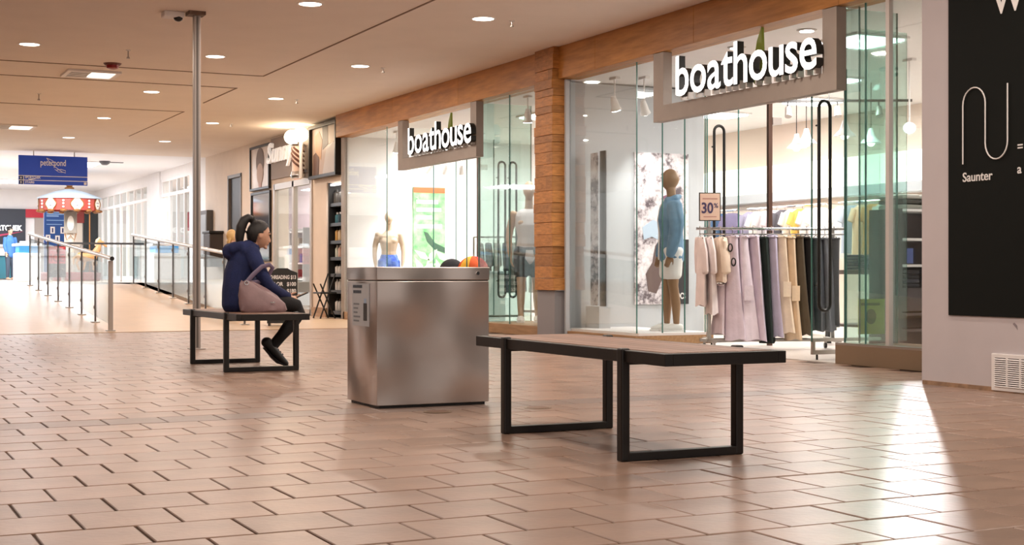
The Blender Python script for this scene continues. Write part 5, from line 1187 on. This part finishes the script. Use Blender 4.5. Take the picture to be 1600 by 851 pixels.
for i, (x, y) in enumerate(((11.2, 14.6), (11.5, 15.2), (11.0, 13.6), (11.9, 14.2))):
    t = thing('pendant_lamp', (x, y, 2.55), 'bell shaped pendant lamp inside the shop, %s of four' % ordn[i], 'lamp', 'bell pendants in the clothes shop')
    MB().cyl((x, y, 2.62), (x, y, 3.22), .006, 6).build('cord', M_black, t); MB().lathe([(.13, 2.45), (.12, 2.47), (.06, 2.53), (.035, 2.6), (.03, 2.64)], (x, y, 0), 18).build('shade', M_white, t, True)
    MB().ball((x, y, 2.46), .05).build('bulb', mat('bulb', '#fff6e6', .3, emit=14), t, True)
t = thing('track_rail', (11.4, 14.4, 3.0), 'dark lighting track hung below the shop ceiling behind the door pulls', 'lighting track')
MB().obox((11.4, 14.4, 2.98), (.9, -.5, 0), (.012, .02, 0), (0, 0, .015)).build('rail', M_black, t)
for k in (-.7, 0, .7): MB().cyl((11.4+.9*k, 14.4-.5*k, 2.99), (11.4+.9*k, 14.4-.5*k, 3.22), .006, 6).build('suspension', M_black, t)
for k in (-.5, .1, .6):
    c_ = Vector((11.4+.9*k, 14.4-.5*k, 2.9)); h_ = MB().tube([c_, c_ + Vector((-.03, -.05, -.12))], [.035, .045], 12).build('spot_head', M_steelgrey, t, True)
    MB().cyl(tuple(c_), tuple(c_ + Vector((0, 0, .07))), .01, 6).build('spot_neck', M_black, h_)
# back wall: luminous valance over a grey ledge, boards with hanging clothes
t = thing('light_valance', (13.9, 16, 2.1), 'long luminous white band on the back wall of the clothes shop', 'light')
for k in range(6): MB().box(13.9, 14.0, 10.2+2.2*k, 12.37+2.2*k, 2.1, 2.56).build('light_box', mat('valance_white', '#fff7ea', .5, emit=.9), t)
MB().box(13.7, 14.0, 10.2, 23.4, 1.96, 2.1).build('ledge', M_greyw, t)
lamp('AREA', 'valance_lamp', (13.6, 16.5, 1.94), 60, WHITE, .2, 10)
def hang_rail(x, y0, y1, z, label, n, cols, seed):
    t = thing('wall_rail', (x, (y0+y1)/2, z), label, 'clothes rail', 'clothes rails on the back wall')
    MB().cyl((x, y0, z), (x, y1, z), .014, 8).build('rail', M_chrome, t, True)
    for y in (y0+.05, y1-.05): MB().cyl((x, y, z), (14.0, y, z), .01, 8).build('arm', M_chrome, t)
    g = random.Random(seed)
    for k in range(n):
        y = y0 + .12 + (y1-y0-.24)*k/(n-1); h_ = g.uniform(.62, .85); col = cols[k % len(cols)]
        o = thing('hanging_shirt', (x, y, z-.06-h_), '%s shirt, number %d from the far end on the %s' % (col[1], n-k, label.split(',')[0]), 'garment', 'shirts hanging on the back wall')
        o['label'] = '%s shirt hanging %s on the %s' % (col[1], ['first', 'second', 'third', 'fourth', 'fifth', 'sixth', 'seventh', 'eighth', 'ninth'][k], label)
        m = MB(); m.tube([(x, y, z-.05), (x, y, z-.12), (x, y, z-.5), (x, y, z-.06-h_)], [(.02, .10), (.035, .22), (.045, .22), (.05, .23)], 14, side=(0, 1, 0))
        m.build('cloth', mat('shirt_' + col[0][1:], col[0], .85), o, True)
        for s_ in (-1, 1): MB().tube([(x+s_*.18, y, z-.12), (x+s_*.25, y, z-.3)], [(.03, .06), (.03, .06)], 8, side=(0, 1, 0)).build('sleeve', MATS['shirt_' + col[0][1:]], o, True)
        MB().tube([(x, y, z-.05), (x, y, z+.014)], .004, 6).build('hanger', M_chrome, o)
pal1 = [('#efe9e2', 'white'), ('#c9c4c0', 'silver grey'), ('#d9b25a', 'mustard'), ('#d9d4cf', 'off white'), ('#55535a', 'charcoal'), ('#dfc9cf', 'pale pink'), ('#b8b2b4', 'ash grey'), ('#e4dcd4', 'cream'), ('#8f8aa0', 'grey mauve')]
pal2 = [('#c98f58', 'orange'), ('#e0c3a4', 'peach'), ('#9aa5b3', 'slate blue'), ('#e9e4de', 'ivory'), ('#d8d2cc', 'stone')]
hang_rail(13.55, 17.2, 19.2, 1.85, 'upper back rail left of the orange shirts', 9, pal1, 1)
hang_rail(13.55, 14.8, 16.9, 1.85, 'upper back rail of orange shirts', 9, pal2, 2)
hang_rail(13.55, 19.5, 21.5, 1.85, 'upper back rail deep behind the left door pull', 8, [('#6d6480', 'purple'), ('#4f6a8c', 'blue'), ('#c9c2be', 'light grey')], 3)
def table(x, y, w_, d_, h_, label, stacks):
    t = thing('display_table', (x, y, 0), label, 'table', 'display tables in the clothes shop')
    MB().bbox(x-w_, x+w_, y-d_, y+d_, h_-.05, h_, .006).build('table_top', mat('table_dark', '#5b4a42', .5), t)
    for sx in (-1, 1):
        for sy in (-1, 1): MB().box(x+sx*(w_-.06)-.025, x+sx*(w_-.06)+.025, y+sy*(d_-.06)-.025, y+sy*(d_-.06)+.025, 0, h_-.05).build('leg', M_black, t)
    MB().box(x-w_+.06, x+w_-.06, y-d_+.06, y+d_-.06, .2, .23).build('lower_shelf', MATS['table_dark'], t)
    for k, (dx, dy, n, col, nm) in enumerate(stacks):
        for q in range(n):
            z = h_ + .035*q; o = thing('folded_garment', (x+dx, y+dy, z), '%s folded garment, %s from the bottom of its stack on the %s' % (nm, ['first', 'second', 'third', 'fourth', 'fifth', 'sixth'][q], label), 'garment', 'folded clothes on the shop tables')
            o['label'] = '%s folded %s, %s up on the %s' % (nm, 'sweater', ['lowest', 'second', 'third', 'fourth', 'fifth', 'sixth'][q], ' '.join(label.split()[:8]))
            j = rnd.uniform(-.012, .012); m = MB(); m.bbox(x+dx-.13+j, x+dx+.13+j, y+dy-.16, y+dy+.16, z+.001, z+.034, .012); m.build('cloth', mat('fold_' + col[1:], col, .85), o, True)
table(11.3, 15.3, .6, .45, .8, 'dark table behind the middle of the rack', [(-.35, 0, 4, '#d9c7d0', 'pink'), (.0, .1, 3, '#7d7f88', 'grey'), (.35, -.05, 5, '#efeae4', 'ivory')])
table(11.0, 12.9, .55, .45, .85, 'dark table near the inner end of the rack', [(-.3, 0, 5, '#4a4c55', 'charcoal'), (.05, .1, 4, '#8aa0b8', 'blue grey'), (.35, 0, 3, '#ebe6e1', 'white')])
table(10.4, 19.6, .6, .5, .82, 'dark table behind the far doors', [(-.35, 0, 4, '#3d4650', 'slate'), (.05, .1, 5, '#6f7f8c', 'steel blue'), (.38, 0, 4, '#d8d2cb', 'stone')])
# dark shelving with folded jeans behind the corner glass
sx0, sx1, sy0, sy1 = 9.55, 10.6, 10.95, 11.4
t = thing('shelving_unit', (10.1, 11.2, 0), 'dark shelving unit of folded jeans seen right of the green glass', 'shelf')
for x in (sx0, sx1): MB().box(x-.02, x+.02, sy0, sy1, 0, 1.45).build('side_panel', mat('unit_dark', '#4a4243', .5), t)
for z in (.08, .26, .42, .90, 1.16, 1.45): MB().box(sx0+.02, sx1-.02, sy0, sy1, z-.025, z).build('shelf_board', MATS['unit_dark'] if z < .8 else M_white, t)
MB().box(sx0+.02, sx1-.02, sy1-.02, sy1, 0, 1.45).build('back_panel', MATS['unit_dark'], t); MB().box(sx0+.02, sx1-.02, sy0, sy0+.02, .44, .66).build('drawer_front', MATS['unit_dark'], t)
for k in range(4):
    for q in range(4):
        o = thing('folded_jeans', (9.7+.25*k, 11.1, .9-.025-.2+.05*q), '', 'garment', 'folded jeans on the dark unit'); z = .70+.045*q
        o['label'] = 'dark folded jeans, %s pile from the glass, %s up on the dark unit' % (ordn[k], ['lowest', 'second', 'third', 'topmost'][q])
        MB().bbox(9.60+.25*k, 9.82+.25*k, sy0+.03, sy1-.05, z-.03, z+.012, .015).build('cloth', mat('jean_%d' % (q % 3), ['#2f3036', '#3c3e46', '#26272c'][q % 3], .85), o, True)
MB().box(sx0+.02, sx1-.02, sy0+.03, sy1-.03, .64, .67).build('shelf_board', MATS['unit_dark'], t)
for k in range(5): MB().box(9.62+.2*k, 9.70+.2*k, sy0-.006, sy0, .91, 1.06).build('price_tag', [mat('tag_blue', '#4a5e9c', .5), mat('tag_red', '#c0504a', .5), MATS['unit_dark']][k % 3], t)
for k in range(4):
    for q in range(3):
        o = thing('folded_jeans', (9.7+.25*k, 11.1, 1.45+.05*q), '', 'garment', 'folded tops on the dark unit'); z = 1.45+.05*q
        o['label'] = 'folded top, %s pile from the glass, %s up on top of the dark unit' % (ordn[k], ['lowest', 'second', 'topmost'][q]); o.name = 'folded_sweater'
        MB().bbox(9.60+.25*k, 9.82+.25*k, sy0+.03, sy1-.05, z+.001, z+.046, .015).build('cloth', mat('top_%d' % (q % 3), ['#8f8f86', '#45453f', '#b8b4ac'][q % 3], .85), o, True)
# hats on a plinth and a rack in the far unit
def hat(x, y, z, r, bands, label):
    t = thing('knit_hat', (x, y, z), label, 'hat', 'hats in the far entrance'); n = 24
    for k, (a0, a1, c) in enumerate(bands):
        m = MB(); vs_ = []; fs = []; seg = 10
        for i in range(seg+1):
            a = a0 + (a1-a0)*i/seg
            for j in range(9):
                b_ = pi/2*j/8; vs_.append((x + r*cos(a)*cos(b_), y + r*sin(a)*cos(b_), z + r*.95*sin(b_)))
        for i in range(seg):
            for j in range(8): fs.append((i*9+j, (i+1)*9+j, (i+1)*9+j+1, i*9+j+1))
        o = m.add(vs_, fs).build('hat_panel', mat('hat_' + c[1:], c, .9, bump=.3, bscale=60), t, True); s_ = o.modifiers.new('t', 'SOLIDIFY'); s_.thickness = .01
    MB().lathe([(r*1.02, 0), (r*1.04, .03), (r*.98, .05)], (x, y, z), 24, cap=False).build('brim', mat('hat_' + bands[0][2][1:], bands[0][2], .9), t, True)
t = thing('hat_plinth', (8.78, 19.75, 0), 'white plinth with hats in the far entrance', 'plinth')
MB().bbox(8.38, 9.25, 19.35, 20.15, 0, .8, .01).build('body', M_white, t); MB().bbox(8.36, 9.28, 19.32, 20.18, .8, .84, .006).build('top', M_greyw, t)
hat(8.58, 19.85, .84, .20, [(0, 2*pi, '#26262a')], 'large black hat left of the striped hat')
hat(8.82, 19.60, .84, .24, [(-pi*.95, -pi*.72, '#e8b23a'), (-pi*.72, -pi*.5, '#d95a2a'), (-pi*.5, -pi*.1, '#b8342a'), (-pi*.1, pi*1.05, '#d95a2a')], 'orange red and yellow striped hat on the white plinth')
RA, RB = Vector((9.6, 21.3, 0)), Vector((10.7, 20.7, 0)); e = (RB-RA).normalized(); nn = Vector((e.y, -e.x, 0)); Z = 1.4
rk = thing('clothes_rack', tuple((RA+RB)/2), 'clothes rack of grey garments behind the hats in the far unit', 'clothes rack')
MB().tube([RA + up*Z, RB + up*Z], .014, 8).build('hanging_rail', M_chrome, rk, True)
for p in (RA, RB): MB().obox(p + up*.7, e*.014, nn*.014, up*.7).build('upright', M_steel, rk); MB().obox(p + up*.02, e*.02, nn*.25, up*.02).build('base_bar', M_steel, rk)
for k in range(8): garment(.1+.14*k, .04, .06, 1.3, .5, ['#8d8580', '#6f6a6c', '#b3aaa3', '#4f5560'][k % 4], 'jacket', '%s garment, %s on the rack behind the hats' % (['taupe', 'grey', 'stone', 'slate'][k % 4], ['first', 'second', 'third', 'fourth', 'fifth', 'sixth', 'seventh', 'eighth'][k]), .17, 'shirt', .01, 40+k)
RA, RB = Vector((9.4, 18.35, 0)), Vector((10.2, 17.2, 0)); e = (RB-RA).normalized(); nn = Vector((e.y, -e.x, 0)); Z = 1.5
rk = thing('clothes_rack', tuple((RA+RB)/2), 'clothes rack of blue garments behind the green doors', 'clothes rack')
MB().tube([RA + up*Z, RB + up*Z], .014, 8).build('hanging_rail', M_chrome, rk, True)
for p in (RA, RB): MB().obox(p + up*.75, e*.014, nn*.014, up*.75).build('upright', M_steel, rk); MB().obox(p + up*.02, e*.02, nn*.25, up*.02).build('base_bar', M_steel, rk)
for k in range(9): garment(.1+.145*k, .045, .065, 1.4, .5 if k % 2 else .65, ['#4f6f8c', '#7a93a8', '#3c4c5c', '#a9b3ba'][k % 4], 'jacket', '%s garment, %s on the rack behind the green doors' % (['blue', 'light blue', 'navy', 'pale'][k % 4], ['first', 'second', 'third', 'fourth', 'fifth', 'sixth', 'seventh', 'eighth', 'ninth'][k]), .17, 'shirt', .01, 60+k)
